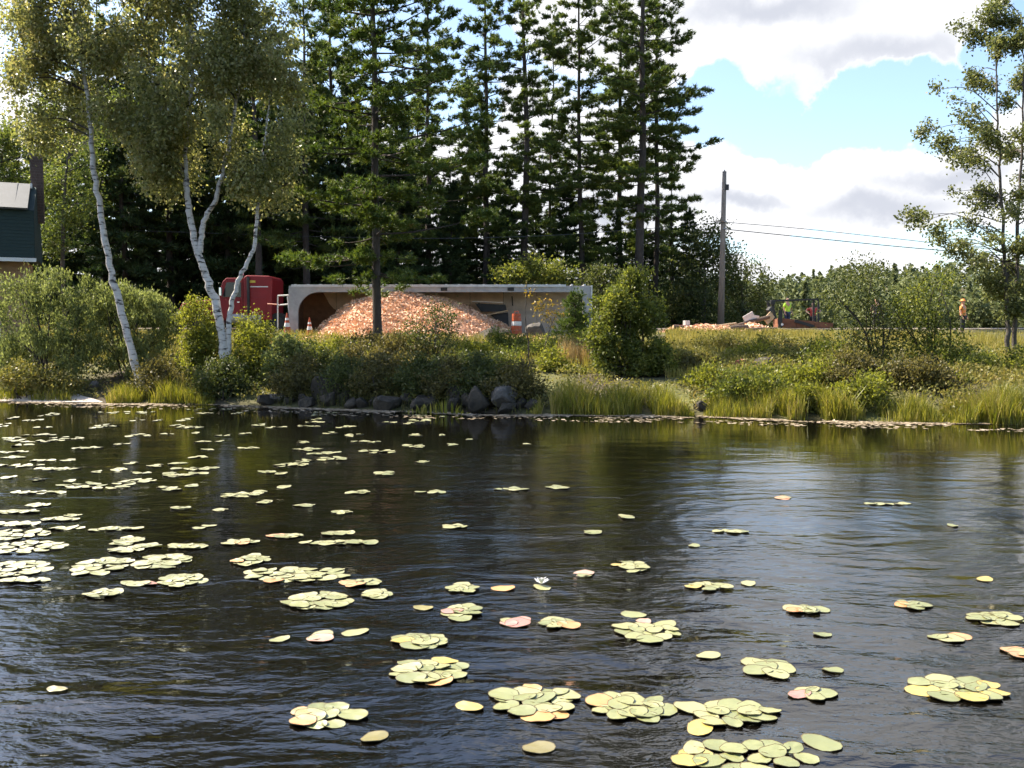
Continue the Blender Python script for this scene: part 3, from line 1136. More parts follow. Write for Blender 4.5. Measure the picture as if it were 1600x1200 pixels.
rb = np.random.default_rng(21)
YB = 29.2
A0 = pt(222, 600, YB)
A0[2] = float(gh(A0[0], YB)) - 0.2
broadleaf('birch_tree', 'leaning white birch with one trunk, nearest to the house', A0,
          [([A0, pt(208, 555, YB), pt(178, 440, YB), pt(160, 350, YB), pt(146, 260, YB), pt(140, 180, YB), pt(128, 90, YB), pt(110, 0, YB), pt(100, -60, YB)], 0.135, 0.03)],
          ell_clumps(rb, 112, 70, YB, 122, 150, 34, (0.45, 0.9), 1.8) + ell_clumps(rb, 45, 60, YB, 60, 85, 9, (0.4, 0.7), 1.2), 29000, 'birch_leaf', 'birch', (0.12, 0.08), 31, 'white birches on the bank', 0.6, 20, 0.15, hang=0.5)
B0 = pt(352, 556, YB)
B0[2] = float(gh(B0[0], YB)) - 0.2
broadleaf('birch_tree', 'white birch clump of forked trunks in front of the red truck', B0,
          [([B0, pt(345, 510, YB), pt(325, 440, YB), pt(308, 390, YB), pt(296, 330, YB), pt(292, 290, YB), pt(290, 230, YB), pt(300, 120, YB), pt(295, 0, YB), pt(300, -90, YB)], 0.155, 0.03),
           ([pt(313, 395, YB), pt(318, 350, YB), pt(337, 310, YB), pt(350, 260, YB), pt(362, 200, YB), pt(380, 90, YB), pt(385, -30, YB)], 0.095, 0.03),
           ([pt(293, 300, YB), pt(282, 262, YB), pt(268, 225, YB), pt(240, 130, YB), pt(225, 40, YB)], 0.06, 0.02),
           ([B0 + [0.10, 0, 0.1], pt(358, 500, YB), pt(372, 440, YB), pt(396, 390, YB), pt(402, 330, YB), pt(410, 250, YB), pt(425, 130, YB)], 0.10, 0.025)],
          ell_clumps(rb, 285, 90, YB, 110, 190, 44, (0.45, 0.95), 2.0) + ell_clumps(rb, 405, 150, YB, 75, 180, 30, (0.4, 0.8), 1.5) + ell_clumps(rb, 300, -60, YB, 140, 90, 14, (0.5, 0.9), 1.5) + ell_clumps(rb, 425, 275, YB, 50, 50, 8, (0.35, 0.6), 1.0), 54000, 'birch_leaf', 'birch', (0.12, 0.08), 32, 'white birches on the bank', 0.6, 20, 0.15, hang=0.75)
T0 = pt(-20, 480, 50.0)
T0[2] = float(gh(T0[0], 50)) - 0.2
broadleaf('broadleaf_tree', 'pale green leafy tree rising behind the house roof', T0,
          [([T0, pt(-20, 400, 50), pt(-10, 300, 50), pt(10, 220, 50)], 0.2, 0.05)],
          ell_clumps(rb, -10, 245, 50, 95, 75, 16, (0.7, 1.3), 2) + ell_clumps(rb, 60, 215, 50, 70, 55, 8, (0.6, 1.1), 2) + ell_clumps(rb, -30, 350, 50, 110, 70, 10, (0.8, 1.3), 2), 14000, 'left_leaf', 'bark', (0.17, 0.11), 33, None, 0.1, 40, 0.3)
T1 = pt(100, 470, 46.0)
T1[2] = float(gh(T1[0], 46)) - 0.2
broadleaf('broadleaf_tree', 'yellowish leafy tree between the chimney and the leaning birch', T1,
          [([T1, pt(98, 400, 46), pt(100, 320, 46), pt(105, 250, 46)], 0.12, 0.04)],
          ell_clumps(rb, 105, 300, 46, 45, 90, 14, (0.5, 0.9), 1.2) + ell_clumps(rb, 140, 200, 46, 60, 60, 8, (0.5, 0.9), 1.2), 8000, 'left_leaf', 'bark', (0.15, 0.10), 34, None, 0.1, 36, 0.26)

# dark broad-leaved tree at the foot of the pole
T2 = pt(1100, 500, 62.0)
T2[2] = float(gh(T2[0], 62)) - 0.2
broadleaf('broadleaf_tree', 'dark rounded leafy tree just left of the utility pole', T2,
          [([T2, pt(1100, 440, 62), pt(1102, 390, 62)], 0.16, 0.05)],
          ell_clumps(rb, 1098, 405, 62, 48, 50, 14, (0.8, 1.4), 1.5) + ell_clumps(rb, 1090, 470, 62, 55, 40, 10, (0.8, 1.4), 1.5), 9000, 'bush_c', 'bark', (0.20, 0.13), 35, None, 0.1, 36, 0.32)
T3 = pt(1160, 505, 66.0)
T3[2] = float(gh(T3[0], 66)) - 0.2
broadleaf('broadleaf_tree', 'low dark leafy tree just right of the utility pole', T3,
          [([T3, pt(1160, 470, 66), pt(1158, 440, 66)], 0.12, 0.04)],
          ell_clumps(rb, 1160, 455, 66, 42, 42, 12, (0.7, 1.2), 1.5) + ell_clumps(rb, 1150, 490, 66, 60, 22, 8, (0.7, 1.1), 1.5), 7000, 'bush_c', 'bark', (0.20, 0.13), 36, None, 0.1, 36, 0.3)

# the tall tree at the right edge: ascending sprays
YR = 30.0
R0 = pt(1576, 548, YR)
R0[2] = float(gh(R0[0], YR)) - 0.2
tips = [(1545, 25), (1500, 40), (1462, 140), (1446, 205), (1470, 225), (1500, 180), (1440, 345), (1425, 338), (1470, 375), (1490, 300), (1500, 245), (1520, 120), (1560, 70), (1590, 30), (1600, 130), (1620, 200),
        (1640, 260), (1660, 320), (1655, 380), (1630, 100), (1520, 400), (1510, 345), (1540, 300), (1535, 210), (1570, 160), (1600, 300), (1610, 380), (1575, 240), (1550, 370), (1580, 420), (1545, 440), (1615, 440), (1685, 420), (1600, 60), (1640, 30), (1560, 0), (1580, 330), (1560, 455), (1590, 480)]
cl = []
for i, (a, b) in enumerate(tips):
    for q in range(3):
        f = 0.5 + 0.25 * q
        ax = 1574 + (a - 1574) * f
        ay = (b + 65 * abs(a - 1574) / 120) * (1 - f) + b * f
        c = pt(ax, ay, YR + math.sin(i * 2.4) * 1.6 * f)
        s = 0.24 + 0.10 * math.sin(i * 1.7 + q)
        cl.append((c, (s * 1.3, s * 1.3, s)))
broadleaf('ash_tree', 'tall slender leafy tree with upswept sprays at the far right edge', R0,
          [([R0, pt(1573, 480, YR), pt(1568, 380, YR), pt(1562, 260, YR), pt(1558, 140, YR), pt(1552, 40, YR)], 0.085, 0.012),
           ([R0 + [0.22, 0.1, 0.1], pt(1588, 470, YR), pt(1590, 370, YR), pt(1597, 240, YR), pt(1600, 120, YR), pt(1598, 30, YR)], 0.085, 0.012)],
          cl, 25000, 'ash_leaf', 'bark', (0.12, 0.07), 37, None, 0.1, 11, 0.12, 0.02)

# ------------------------------------------------------------------ house
def house():
    YH = 38.0
    xr = pt(58, 500, YH)[0]
    xl = xr - 8.5
    zg = float(gh(xr - 1, YH))
    root = empty('house', (xr, YH, zg), R(24))
    tag(root, 'dark green shingled house with grey upper roof at the left edge', 'house')
    ze = pt(70, 406, YH)[2]
    z1 = pt(30, 328, YH)[2]
    z2 = pt(30, 293, YH + 1.7)[2]
    MB().box((xr - 4.3, YH + 2.6, (zg - 0.4 + ze) / 2), (7.8, 3.2, ze - zg + 0.4)).build('wall', M['tan_wall'], root)
    for i in range(9):
        st = (ze - zg) / 9
        MB().box((xr - 4.3, YH + 0.985, zg + st * (i + 0.5)), (7.76, 0.03, st - 0.02)).build('wall_board', M['tan_wall'], root)
    u = MB().prism([(YH, ze + 0.06), (YH + 0.15, z1), (YH + 1.8, z2), (YH + 3.4, z1), (YH + 4.4, ze + 0.06)], 'x', xl, xr).build('upper_storey', M['green_side'], root)
    n = 14
    for i in range(n):          # shingle courses on the steep front
        f0 = i / n
        st = (z1 - ze - 0.1) / n
        MB().box(((xl + xr) / 2, YH - 0.012 + 0.15 * f0, ze + 0.08 + st * (i + 0.5)), (8.46, 0.03, st - 0.006), (R(-4), 0, 0)).build('shingle_course', M['green_side'], u)
    xe = xr - 0.22
    p = [np.array(q) for q in ((xl, YH - 0.12, z1 - 0.02), (xe, YH - 0.12, z1 - 0.02), (xe, YH + 1.8, z2 + 0.06), (xl, YH + 1.8, z2 + 0.06))]
    nrm = np.array([0, -0.05, 0.07])
    V = [q + nrm for q in p] + p
    Q = [(0, 1, 2, 3), (7, 6, 5, 4), (0, 4, 5, 1), (1, 5, 6, 2), (2, 6, 7, 3), (3, 7, 4, 0)]
    rf = MB().add(V, Q).build('roof', M['roof_grey'], root)
    for i in range(8):          # sheet seams
        xx = xe - 0.5 - i * 0.95
        MB().beam((xx, YH - 0.10, z1 + 0.065), (xx, YH + 1.75, z2 + 0.14), 0.03, 0.04).build('roof_seam', M['roof_grey'], rf)
    p2 = [np.array(q) for q in ((xl, YH + 1.85, z2 + 0.06), (xe, YH + 1.85, z2 + 0.06), (xe, YH + 3.7, z1), (xl, YH + 3.7, z1))]
    MB().add([q + [0, 0.05, 0.07] for q in p2] + p2, Q).build('roof', M['roof_grey'], root)
    MB().box((xe + 0.03, YH + 1.75, z2 + 0.02), (0.07, 0.4, 0.22)).build('ridge_end', M['white_trim'], root)
    MB().beam((xl, YH - 0.12, ze - 0.02), (xr + 0.05, YH - 0.12, ze - 0.02), 0.08, 0.16).build('eave_board', M['white_trim'], root)
    for dx in (-1.45, -5.0):
        MB().beam((xr + dx, YH + 0.02, ze - 0.1), (xr + dx, YH + 0.02, zg - 0.3), 0.15).build('porch_post', M['white_trim'], root)
    # chimney of brick courses at the end of the ridge
    cx0, cx1 = xr - 0.25, xr + 0.25
    cz0, cz1 = z1 - 0.3, pt(55, 258, YH + 1.7)[2] + 0.45
    cy = YH + 2.3
    ch = MB().box(((cx0 + cx1) / 2, cy, (cz0 + cz1) / 2), (cx1 - cx0 - 0.03, 0.5, cz1 - cz0)).build('chimney', M['mortar'], root)
    for r_ in range(int((cz1 - cz0) / 0.12)):
        w = (cx1 - cx0) / 2.5
        for c_ in range(3):
            xx = cx0 + w * (c_ + (0.25 if r_ % 2 else 0.0))
            xa, xb = max(cx0, xx), min(cx1, xx + w - 0.012)
            if xb - xa > 0.04:
                MB().box(((xa + xb) / 2, cy, cz0 + 0.06 + r_ * 0.12), (xb - xa, 0.53, 0.105)).build('brick', M['brick'], ch)
    MB().box(((cx0 + cx1) / 2, cy, cz1 + 0.05), (cx1 - cx0 + 0.12, 0.66, 0.1)).build('chimney_cap', M['mortar'], root)


house()

# ------------------------------------------------------------------ overturned trailer
def trailer():
    Y0, Y1 = 44.0, 46.7
    x0, x1 = pt(452, 500, Y0)[0], pt(923, 500, Y0)[0]
    zb = float(gh((x0 + x1) / 2, 45.3)) - 0.03
    zt = pt(700, 446, Y0)[2]
    root = empty('overturned_trailer', ((x0 + x1) / 2, 45.3, zb))
    tag(root, 'long aluminium wood chip trailer lying on its side, open top facing the water', 'trailer')
    # trailer floor, now a back wall, in panels; it stops short of the rear frame
    xf = pt(891, 480, Y1)[0]
    n = 8
    w = (xf - x0 - 0.05) / n
    for i in range(n):
        a = x0 + 0.05 + i * w
        MB().box((a + w / 2, Y1 + 0.03, (zb + zt) / 2), (w - 0.02, 0.06, zt - zb - 0.06)).build('floor_panel', M['floor_grey'] if i >= n - 2 else M['floor_panel'], root)
    MB().box(((x0 + xf) / 2, Y1 + 0.13, (zb + zt) / 2), (xf - x0, 0.08, zt - zb - 0.2)).build('underfloor', M['steel_dark'], root)
    for i in range(15):
        a = x0 + 0.4 + i * (xf - x0 - 0.8) / 14
        MB().box((a, Y1 + 0.27, (zb + zt) / 2), (0.1, 0.18, zt - zb - 0.25)).build('cross_member', M['steel_dark'], root)
    # the two side walls: one on the ground, one now the roof
    MB().box(((x0 + x1) / 2, (Y0 + Y1) / 2, zb + 0.03), (x1 - x0, Y1 - Y0, 0.06)).build('side_wall', M['alu_dull'], root)
    up = MB().box(((x0 + x1) / 2, (Y0 + Y1) / 2 + 0.05, zt - 0.04), (x1 - x0, Y1 - Y0 - 0.1, 0.06)).build('side_wall', M['alu_dull'], root)
    for i in range(24):
        a = x0 + 0.3 + i * (x1 - x0 - 0.6) / 23
        MB().box((a, (Y0 + Y1) / 2, zt + 0.03), (0.09, Y1 - Y0 - 0.05, 0.07)).build('wall_rib', M['alu'], up)
    # top rail along the opening: box section with a bright lip
    MB().box(((x0 + x1) / 2, Y0 - 0.02, zt - 0.18), (x1 - x0 - 0.04, 0.10, 0.30)).build('top_rail', M['alu_dull'], root)
    xa, xb = pt(456, 450, Y0)[0], pt(884, 450, Y0)[0]
    MB().box(((xa + xb) / 2, Y0 - 0.05, zt - 0.02), (xb - xa, 0.16, 0.12)).build('rail_lip', M['alu'], root)
    for px in (590, 694, 798):
        a = pt(px, 450, Y0)[0]
        MB().box((a, Y0 - 0.085, zt - 0.19), (0.32, 0.03, 0.16)).build('rail_clamp', M['steel_dark'], root)
    # front corner frame with rounded gusset, rear frame with a smaller one
    zr = zt - 0.33
    pr = pt(466, 480, Y0)[0]
    r0 = 1.05
    poly = [(x0, zb), (x0, zt + 0.02)]
    poly = [(x0, zb), (pr, zb), (pr, zr - r0)]
    for q in range(1, 9):
        t = q / 8 * math.pi / 2
        poly.append((pr + r0 - r0 * math.cos(t), zr - r0 + r0 * math.sin(t)))
    poly += [(pr + r0, zt - 0.06), (x0 + 0.18, zt - 0.06), (x0, zt - 0.2)]
    MB().prism(poly, 'y', Y0 - 0.09, Y0 + 0.08).build('front_frame', M['alu_dull'], root)
    MB().box((x0 + 0.04, (Y0 + Y1) / 2, (zb + zt) / 2), (0.07, Y1 - Y0 - 0.2, zt - zb - 0.1)).build('bulkhead', M['alu_dull'], root)
    MB().box((x0 + 0.09, (Y0 + Y1) / 2 + 0.05, (zb + zt) / 2), (0.03, Y1 - Y0 - 0.3, zt - zb - 0.3)).build('bulkhead_liner', M['dark_brown'], root)
    pl = pt(911, 480, Y0)[0]
    r1 = 0.55
    poly = [(x1, zb), (x1, zt - 0.05), (pl - r1, zt - 0.05), (pl - r1, zr + 0.02)]
    for q in range(1, 9):
        t = q / 8 * math.pi / 2
        poly.append((pl - r1 + r1 * math.sin(t), zr + 0.02 - r1 + r1 * math.cos(t)))
    poly += [(pl, zb)]
    MB().prism(poly, 'y', Y0 - 0.09, Y0 + 0.08).build('rear_frame', M['alu_dull'], root)
    MB().box((x1 + 0.03, Y0 - 0.06, (zb + zt) / 2), (0.07, 0.14, zt - zb)).build('rear_trim', M['alu'], root)
    MB().box((x1 - 0.1, Y1 - 0.1, (zb + zt) / 2), (0.2, 0.2, zt - zb - 0.2)).build('rear_post', M['alu_dull'], root)
    # broken rear door hanging down behind the frame
    MB().box((x1 + 0.28, Y0 + 0.9, zb + 0.55), (0.07, 1.3, 1.0), (0, R(24), R(8))).build('rear_door', M['floor_panel'], root)
    # dark brown patch over the floor panels in the front corner, edge hollowed
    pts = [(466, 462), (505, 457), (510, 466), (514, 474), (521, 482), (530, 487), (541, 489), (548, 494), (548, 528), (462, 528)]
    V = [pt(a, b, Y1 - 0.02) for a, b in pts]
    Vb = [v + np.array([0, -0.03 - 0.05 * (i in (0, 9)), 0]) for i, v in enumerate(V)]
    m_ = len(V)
    MB().add(V + Vb, [tuple(range(m_)), tuple(range(m_, 2 * m_))[::-1]] + [(i, (i + 1) % m_, m_ + (i + 1) % m_, m_ + i) for i in range(m_)]).build('corner_patch', M['dark_brown'], root)
    # torn plates in the middle
    Yp = 45.4
    MB().beam(pt(738, 471, Yp), pt(786, 473, Yp), 0.5, 0.05).build('torn_plate', M['board_white'], root)
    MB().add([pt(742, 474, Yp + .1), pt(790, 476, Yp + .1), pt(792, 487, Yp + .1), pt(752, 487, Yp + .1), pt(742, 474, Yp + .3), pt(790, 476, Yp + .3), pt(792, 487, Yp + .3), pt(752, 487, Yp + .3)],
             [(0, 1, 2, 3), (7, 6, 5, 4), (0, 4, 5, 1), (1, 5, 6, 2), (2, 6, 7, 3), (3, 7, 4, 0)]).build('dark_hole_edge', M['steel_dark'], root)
    MB().beam(pt(762, 492, Yp - .2), pt(794, 485, Yp - .2), 0.4, 0.06).build('torn_plate', M['cut'], root)
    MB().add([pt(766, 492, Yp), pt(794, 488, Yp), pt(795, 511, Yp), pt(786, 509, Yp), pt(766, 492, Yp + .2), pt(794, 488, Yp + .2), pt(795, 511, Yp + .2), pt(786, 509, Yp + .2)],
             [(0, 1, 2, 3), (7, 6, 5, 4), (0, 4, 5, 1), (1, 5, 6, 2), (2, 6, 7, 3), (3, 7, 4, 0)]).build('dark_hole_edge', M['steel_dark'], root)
    MB().beam(pt(748, 473, Yp - .05), pt(752, 486, Yp - .05), 0.07).build('bent_strut', M['steel_dark'], root)
    MB().beam(pt(800, 463, Y1 - .1), pt(801, 478, Y1 - .1), 0.06).build('bent_strut', M['steel_dark'], root)
    # bent front ladder frame sticking out
    for a, b in (((434, 462), (434, 526)), ((434, 462), (454, 461)), ((434, 477), (454, 475)), ((449, 463), (452, 490))):
        MB().tube([pt(*a, Y0 + 0.25), pt(*b, Y0 + 0.25)], 0.035, 6).build('ladder_rail', M['white_trim'], root)
    MB().tube([pt(418, 475, Y0 + 0.6), pt(436, 476, Y0 + 0.3)], 0.03, 6).build('air_line', M['orange'], root)
    # running gear behind (on the far side of the floor)
    for xx in (x1 - 2.2, x1 - 3.5):
        for zz in (zb + 0.45, zt - 0.45):
            wl = MB().tube([(xx, Y1 + 0.5, zz), (xx, Y1 + 0.5, zz + 0.01)], 0.01, 6)
            P = [(xx - 0.0, Y1 + 0.8, zz - 0.3), (xx, Y1 + 0.8, zz + 0.25)]
            MB().tube(P, 0.5, 18).build('wheel', M['rubber'], root)
    return zb


zb_trailer = trailer()


def chip_pile():
    Yc = 44.1
    prof = [(474, 528), (500, 512), (530, 490), (558, 473), (585, 465), (610, 460), (640, 461), (680, 463), (710, 470), (735, 479), (770, 497), (795, 513), (815, 523), (840, 529)]
    X = np.array([pt(a, 500, Yc)[0] for a, _ in prof])
    Zp = np.array([pt(a, b, Yc)[2] for a, b in prof])
    xs = np.arange(X[0], X[-1], 0.13)
    ys = np.arange(38.4, 46.65, 0.13)
    GX, GY = np.meshgrid(xs, ys)
    g = gh(GX, GY)
    gc = np.minimum(gh(GX, GX * 0 + Yc), 2.05)
    Hh = np.clip(np.interp(GX, X, Zp) - gc, 0, None)
    dy = np.where(GY < Yc, (Yc - GY), (GY - Yc) * 0.30)
    Z = gc + Hh - dy * 0.48 - 0.03 * dy ** 2 * (GY < Yc)
    Z = Z + 0.42 * (vnoise(GX * 0.75, GY * 0.75, 8) - 0.5) * np.clip(Hh, 0, 1) + 0.12 * (vnoise(GX * 2.9, GY * 2.9, 9) - 0.5)
    Z = np.maximum(Z, g - 0.12)
    base = np.array([pt(650, 500, Yc)[0], Yc, 2.0])
    V = np.stack([GX, GY, Z], -1).reshape(-1, 3)
    nx, ny = len(xs), len(ys)
    i, j = np.meshgrid(np.arange(nx - 1), np.arange(ny - 1))
    a = (j * nx + i).ravel()
    Fc = np.stack([a, a + 1, a + nx + 1, a + nx], 1)
    root = empty('wood_chip_pile', base)
    tag(root, 'large mound of pinkish wood chips spilled from the open trailer', 'wood chips')
    fast_obj('mound', V - base, Fc, M['chips'], root, smooth=True)
    rng = np.random.default_rng(9)
    ok = np.where((Z > g + 0.02).ravel())[0]
    n = 26000
    idx = rng.choice(ok, n)
    C = V[idx] + rng.normal(size=(n, 3)) * np.array([0.07, 0.07, 0.03]) + [0, 0, 0.02]
    D = rng.normal(size=(n, 3)) * np.array([1, 1, 0.55])
    ns = 2200
    sx_ = rng.uniform(X[0] - 0.8, X[-1] + 1.2, ns)
    sy_ = 40.6 - np.abs(rng.normal(size=ns)) * 1.3
    C2 = np.stack([sx_, sy_, gh(sx_, sy_) + 0.04 + 0.1 * rng.random(ns)], 1)
    C = np.vstack([C, C2])
    D = np.vstack([D, rng.normal(size=(ns, 3)) * [1, 1, 0.4]])
    Vq, Fq = leaf_quads(rng, C - base, D, 0.15, 0.085, 0.1)
    o = fast_obj('loose_chips', Vq, Fq, M['chip_flake'], root)
    tag(o, kind='stuff')


chip_pile()


# ------------------------------------------------------------------ red truck
def truck():
    Y0, Y1 = 47.6, 50.0
    xr = pt(425, 460, Y0)[0]
    zg = float(gh(xr - 2, 48.5))
    root = empty('red_truck', (xr - 3, (Y0 + Y1) / 2, zg))
    tag(root, 'red semi truck cab half hidden behind the birch clump and bushes', 'truck')

    def P(px, py):
        q = pt(px, py, Y0)
        return (q[0], q[2])
    zt = P(400, 430)[1]
    # sleeper
    poly = [P(425, 500), P(425, 436), P(421, 431), P(384, 430), P(380, 434), P(380, 500)]
    sl = MB().prism(poly, 'y', Y0, Y1).build('sleeper', M['red'], root, bevel=0.06)
    MB().box((P(405, 447)[0], Y0 - 0.012, P(405, 448)[1]), (0.95, 0.02, 0.05)).build('trim_stripe', M['white_band'], sl)
    MB().box((P(394, 440)[0], Y0 - 0.012, P(394, 440)[1]), (0.35, 0.02, 0.12)).build('marker_plate', M['road_line'], sl)
    MB().box((P(403, 480)[0], Y0 - 0.012, P(403, 478)[1]), (0.9, 0.02, 0.9)).build('luggage_door', M['red'], sl, bevel=0.01)
    # cab
    poly = [P(379.5, 500), P(379.5, 434), P(352, 434), P(346, 440), P(340, 466), P(338, 500)]
    cb = MB().prism(poly, 'y', Y0 + 0.1, Y1 - 0.1).build('cab', M['red'], root, bevel=0.05)
    poly = [P(376, 464), P(376, 441), P(353, 441), P(347, 464)]
    MB().prism(poly, 'y', Y0 + 0.07, Y0 + 0.11).build('side_window', M['glass'], cb)
    MB().box((P(360, 483)[0], Y0 + 0.08, P(360, 482)[1]), (1.05, 0.03, 1.0)).build('door', M['red'], cb, bevel=0.01)
    MB().box((P(372, 470)[0], Y0 + 0.05, P(372, 472)[1]), (0.14, 0.03, 0.04)).build('door_handle', M['chrome'], cb)
    a, b = P(345, 441), P(339.6, 466)
    MB().add([(a[0] - .02, Y0 + .25, a[1]), (a[0] - .02, Y1 - .25, a[1]), (b[0] - .02, Y1 - .25, b[1]), (b[0] - .02, Y0 + .25, b[1]),
              (a[0] + .03, Y0 + .25, a[1]), (a[0] + .03, Y1 - .25, a[1]), (b[0] + .03, Y1 - .25, b[1]), (b[0] + .03, Y0 + .25, b[1])],
             [(0, 1, 2, 3), (7, 6, 5, 4), (0, 4, 5, 1), (1, 5, 6, 2), (2, 6, 7, 3), (3, 7, 4, 0)]).build('windshield', M['glass'], cb)
    # hood
    poly = [P(339, 505), P(339, 467), P(300, 470), P(281, 474), P(277, 482), P(277, 505)]
    hd = MB().prism(poly, 'y', Y0 + 0.25, Y1 - 0.25).build('hood', M['red'], root, bevel=0.06)
    MB().box((P(276, 490)[0], (Y0 + Y1) / 2, P(276, 490)[1]), (0.06, 1.3, 0.75)).build('grille', M['chrome'], hd)
    for yy in (Y0 + 0.35, Y1 - 0.35):
        MB().box((P(279, 487)[0], yy, P(279, 487)[1]), (0.12, 0.3, 0.22)).build('headlight', M['white_band'], root, bevel=0.03)
    MB().box((P(274, 510)[0], (Y0 + Y1) / 2, zg + 0.55), (0.15, 2.35, 0.4)).build('bumper', M['chrome'], root, bevel=0.04)
    # frame, tank, stack, marker lamp
    MB().box(((P(277, 500)[0] + xr + 2.2) / 2, (Y0 + Y1) / 2, zg + 0.85), (xr + 2.2 - P(277, 500)[0], 0.9, 0.25)).build('chassis', M['steel_dark'], root)
    MB().tube([(P(350, 0)[0], Y0 + 0.25, zg + 0.75), (P(400, 0)[0], Y0 + 0.25, zg + 0.75)], 0.3, 14).build('fuel_tank', M['alu_dull'], root)
    MB().tube([(P(381, 0)[0], Y0 - 0.08, zg + 1.0), (P(381, 0)[0], Y0 - 0.08, zt - 0.1)], 0.075, 10).build('exhaust_stack', M['steel_dark'], root)
    q = pt(371, 426, Y0)
    MB().box((q[0], Y0 + 0.7, q[2]), (0.2, 0.25, 0.2)).build('roof_lamp', M['white_band'], root, bevel=0.04)
    MB().box((pt(350, 450, Y0)[0] - 0.1, Y0 - 0.25, pt(350, 456, Y0)[2]), (0.12, 0.2, 0.45)).build('mirror', M['chrome'], root, bevel=0.02)
    for xx in (P(300, 0)[0], xr + 0.3, xr + 1.6):
        for yy, ya in ((Y0 + 0.05, Y0 + 0.4), (Y1 - 0.4, Y1 - 0.05)):
            wh = MB().tube([(xx, yy, zg + 0.52), (xx, ya, zg + 0.52)], 0.52, 20).build('wheel', M['rubber'], root)
            MB().tube([(xx, yy - 0.02, zg + 0.52), (xx, yy + 0.05, zg + 0.52)], 0.28, 14).build('rim', M['steel_dark'], wh)


truck()


# ------------------------------------------------------------------ cones, drum
def cone(px, py_base, Y, h, label, group='traffic cones beside the trailer'):
    x = pt(px, py_base, Y)[0]
    z = float(gh(x, Y))
    root = empty('traffic_cone', (x, Y, z))
    tag(root, label, 'traffic cone', group)
    r = h * 0.2
    zz = np.array([0.04, 0.42, 0.42, 0.62, 0.62, 0.74, 0.74, 1.0]) * h

    def fr(a, b, e=1.0):
        ra, rb_ = r * (1 - 0.86 * a / h) * e, r * (1 - 0.86 * b / h) * e
        return MB(True).tube([(0, 0, a), (0, 0, b)], [ra, rb_], 16)
    fr(0.03, h).build('body', M['orange'], root, smooth=False)
    fr(h * 0.38, h * 0.56, 1.05).build('white_band', M['white_band'], root)
    fr(h * 0.68, h * 0.78, 1.07).build('white_band', M['white_band'], root)
    MB(True).box((0, 0, 0.02), (r * 2.5, r * 2.5, 0.05)).build('base', M['orange'], root, bevel=0.01)


cone(484, 527, 42.6, 0.95, 'orange cone with white bands standing before the dark trailer corner')
cone(449, 527, 43.2, 1.1, 'orange cone with white bands beside the bent white ladder frame')


def drum(px, Y, label):
    x = pt(px, 520, Y)[0]
    z = float(gh(x, Y))
    root = empty('traffic_drum', (x, Y, z))
    root.scale = (0.85, 0.85, 0.85)
    tag(root, label, 'traffic drum')
    hs = [0.0, 0.30, 0.55, 0.80, 1.05, 1.25]
    rr = [0.33, 0.31, 0.295, 0.28, 0.265, 0.25]
    for i in range(5):
        MB(True).tube([(0, 0, hs[i]), (0, 0, hs[i + 1] - 0.02)], [rr[i], rr[i + 1] + 0.005], 18).build('band', M['white_band'] if i in (2,) else M['orange'], root)
    MB(True).tube([(0, 0, 0), (0, 0, 0.07)], [0.42, 0.40], 18).build('base', M['rubber'], root)
    MB(True).tube([(-0.1, 0, 1.25), (-0.1, 0, 1.36), (0.1, 0, 1.36), (0.1, 0, 1.25)], 0.025, 6).build('handle', M['orange'], root)


drum(807, 43.3, 'orange and white traffic drum at the right foot of the chip pile')


# ------------------------------------------------------------------ pole and wires
def pole():
    Y = 56.0
    b = pt(1126, 513, Y)
    b[2] = float(gh(b[0], Y)) - 0.2
    t = pt(1132, 268, Y)
    root = empty('utility_pole', b)
    tag(root, 'bare wooden utility pole standing against the bright sky', 'utility pole')
    MB().tube([b, b * 0.5 + t * 0.5, t], [0.215, 0.17, 0.125], 14).build('shaft', M['pole'], root, smooth=True)
    q = pt(1134, 293, Y)
    MB().box((q[0] + 0.05, Y - 0.1, q[2]), (0.22, 0.14, 0.34)).build('bracket', M['steel_dark'], root)
    q = pt(1132, 271, Y)
    MB().tube([(q[0], Y, q[2]), (q[0], Y, q[2] + 0.22)], [0.07, 0.04], 8).build('insulator', M['insul'], root)
    for py in (347, 358):
        q = pt(1130, py, Y)
        MB().tube([(q[0], Y - 0.15, q[2]), (q[0] + 0.14, Y - 0.28, q[2])], [0.05, 0.05], 8).build('insulator', M['insul'], root)
    q = pt(1118, 346, Y)
    MB().beam((q[0], Y - 0.18, q[2]), (pt(1133, 346, Y)[0], Y - 0.18, q[2] - 0.02), 0.08).build('crossarm', M['pole'], root)

    def wire(pts, rad, label):
        P = smooth_path(pts, 10)
        o = MB()
        base = P[0]
        r_ = empty('overhead_wire', base)
        tag(r_, label, 'wire')
        o.tube(P, rad, 5).build('strand', M['wire'], r_)
    wire([pt(1131, 347, Y - 0.2), pt(1250, 357, Y), pt(1400, 373, Y), pt(1530, 387, Y), pt(1700, 399, Y), pt(2100, 400, Y)], 0.020, 'upper of the two wires running right from the utility pole')
    wire([pt(1132, 358, Y - 0.2), pt(1250, 370, Y), pt(1400, 385, Y), pt(1530, 396, Y), pt(1700, 408, Y), pt(2100, 410, Y)], 0.028, 'lower thicker wire running right from the utility pole')
    wire([pt(1130, 347, Y - 0.2), pt(1000, 358, Y + 0.3), pt(830, 369, Y + 0.6), pt(600, 372, Y + 1), pt(200, 360, Y + 2)], 0.018, 'wire running left from the utility pole in front of the pines')


pole()


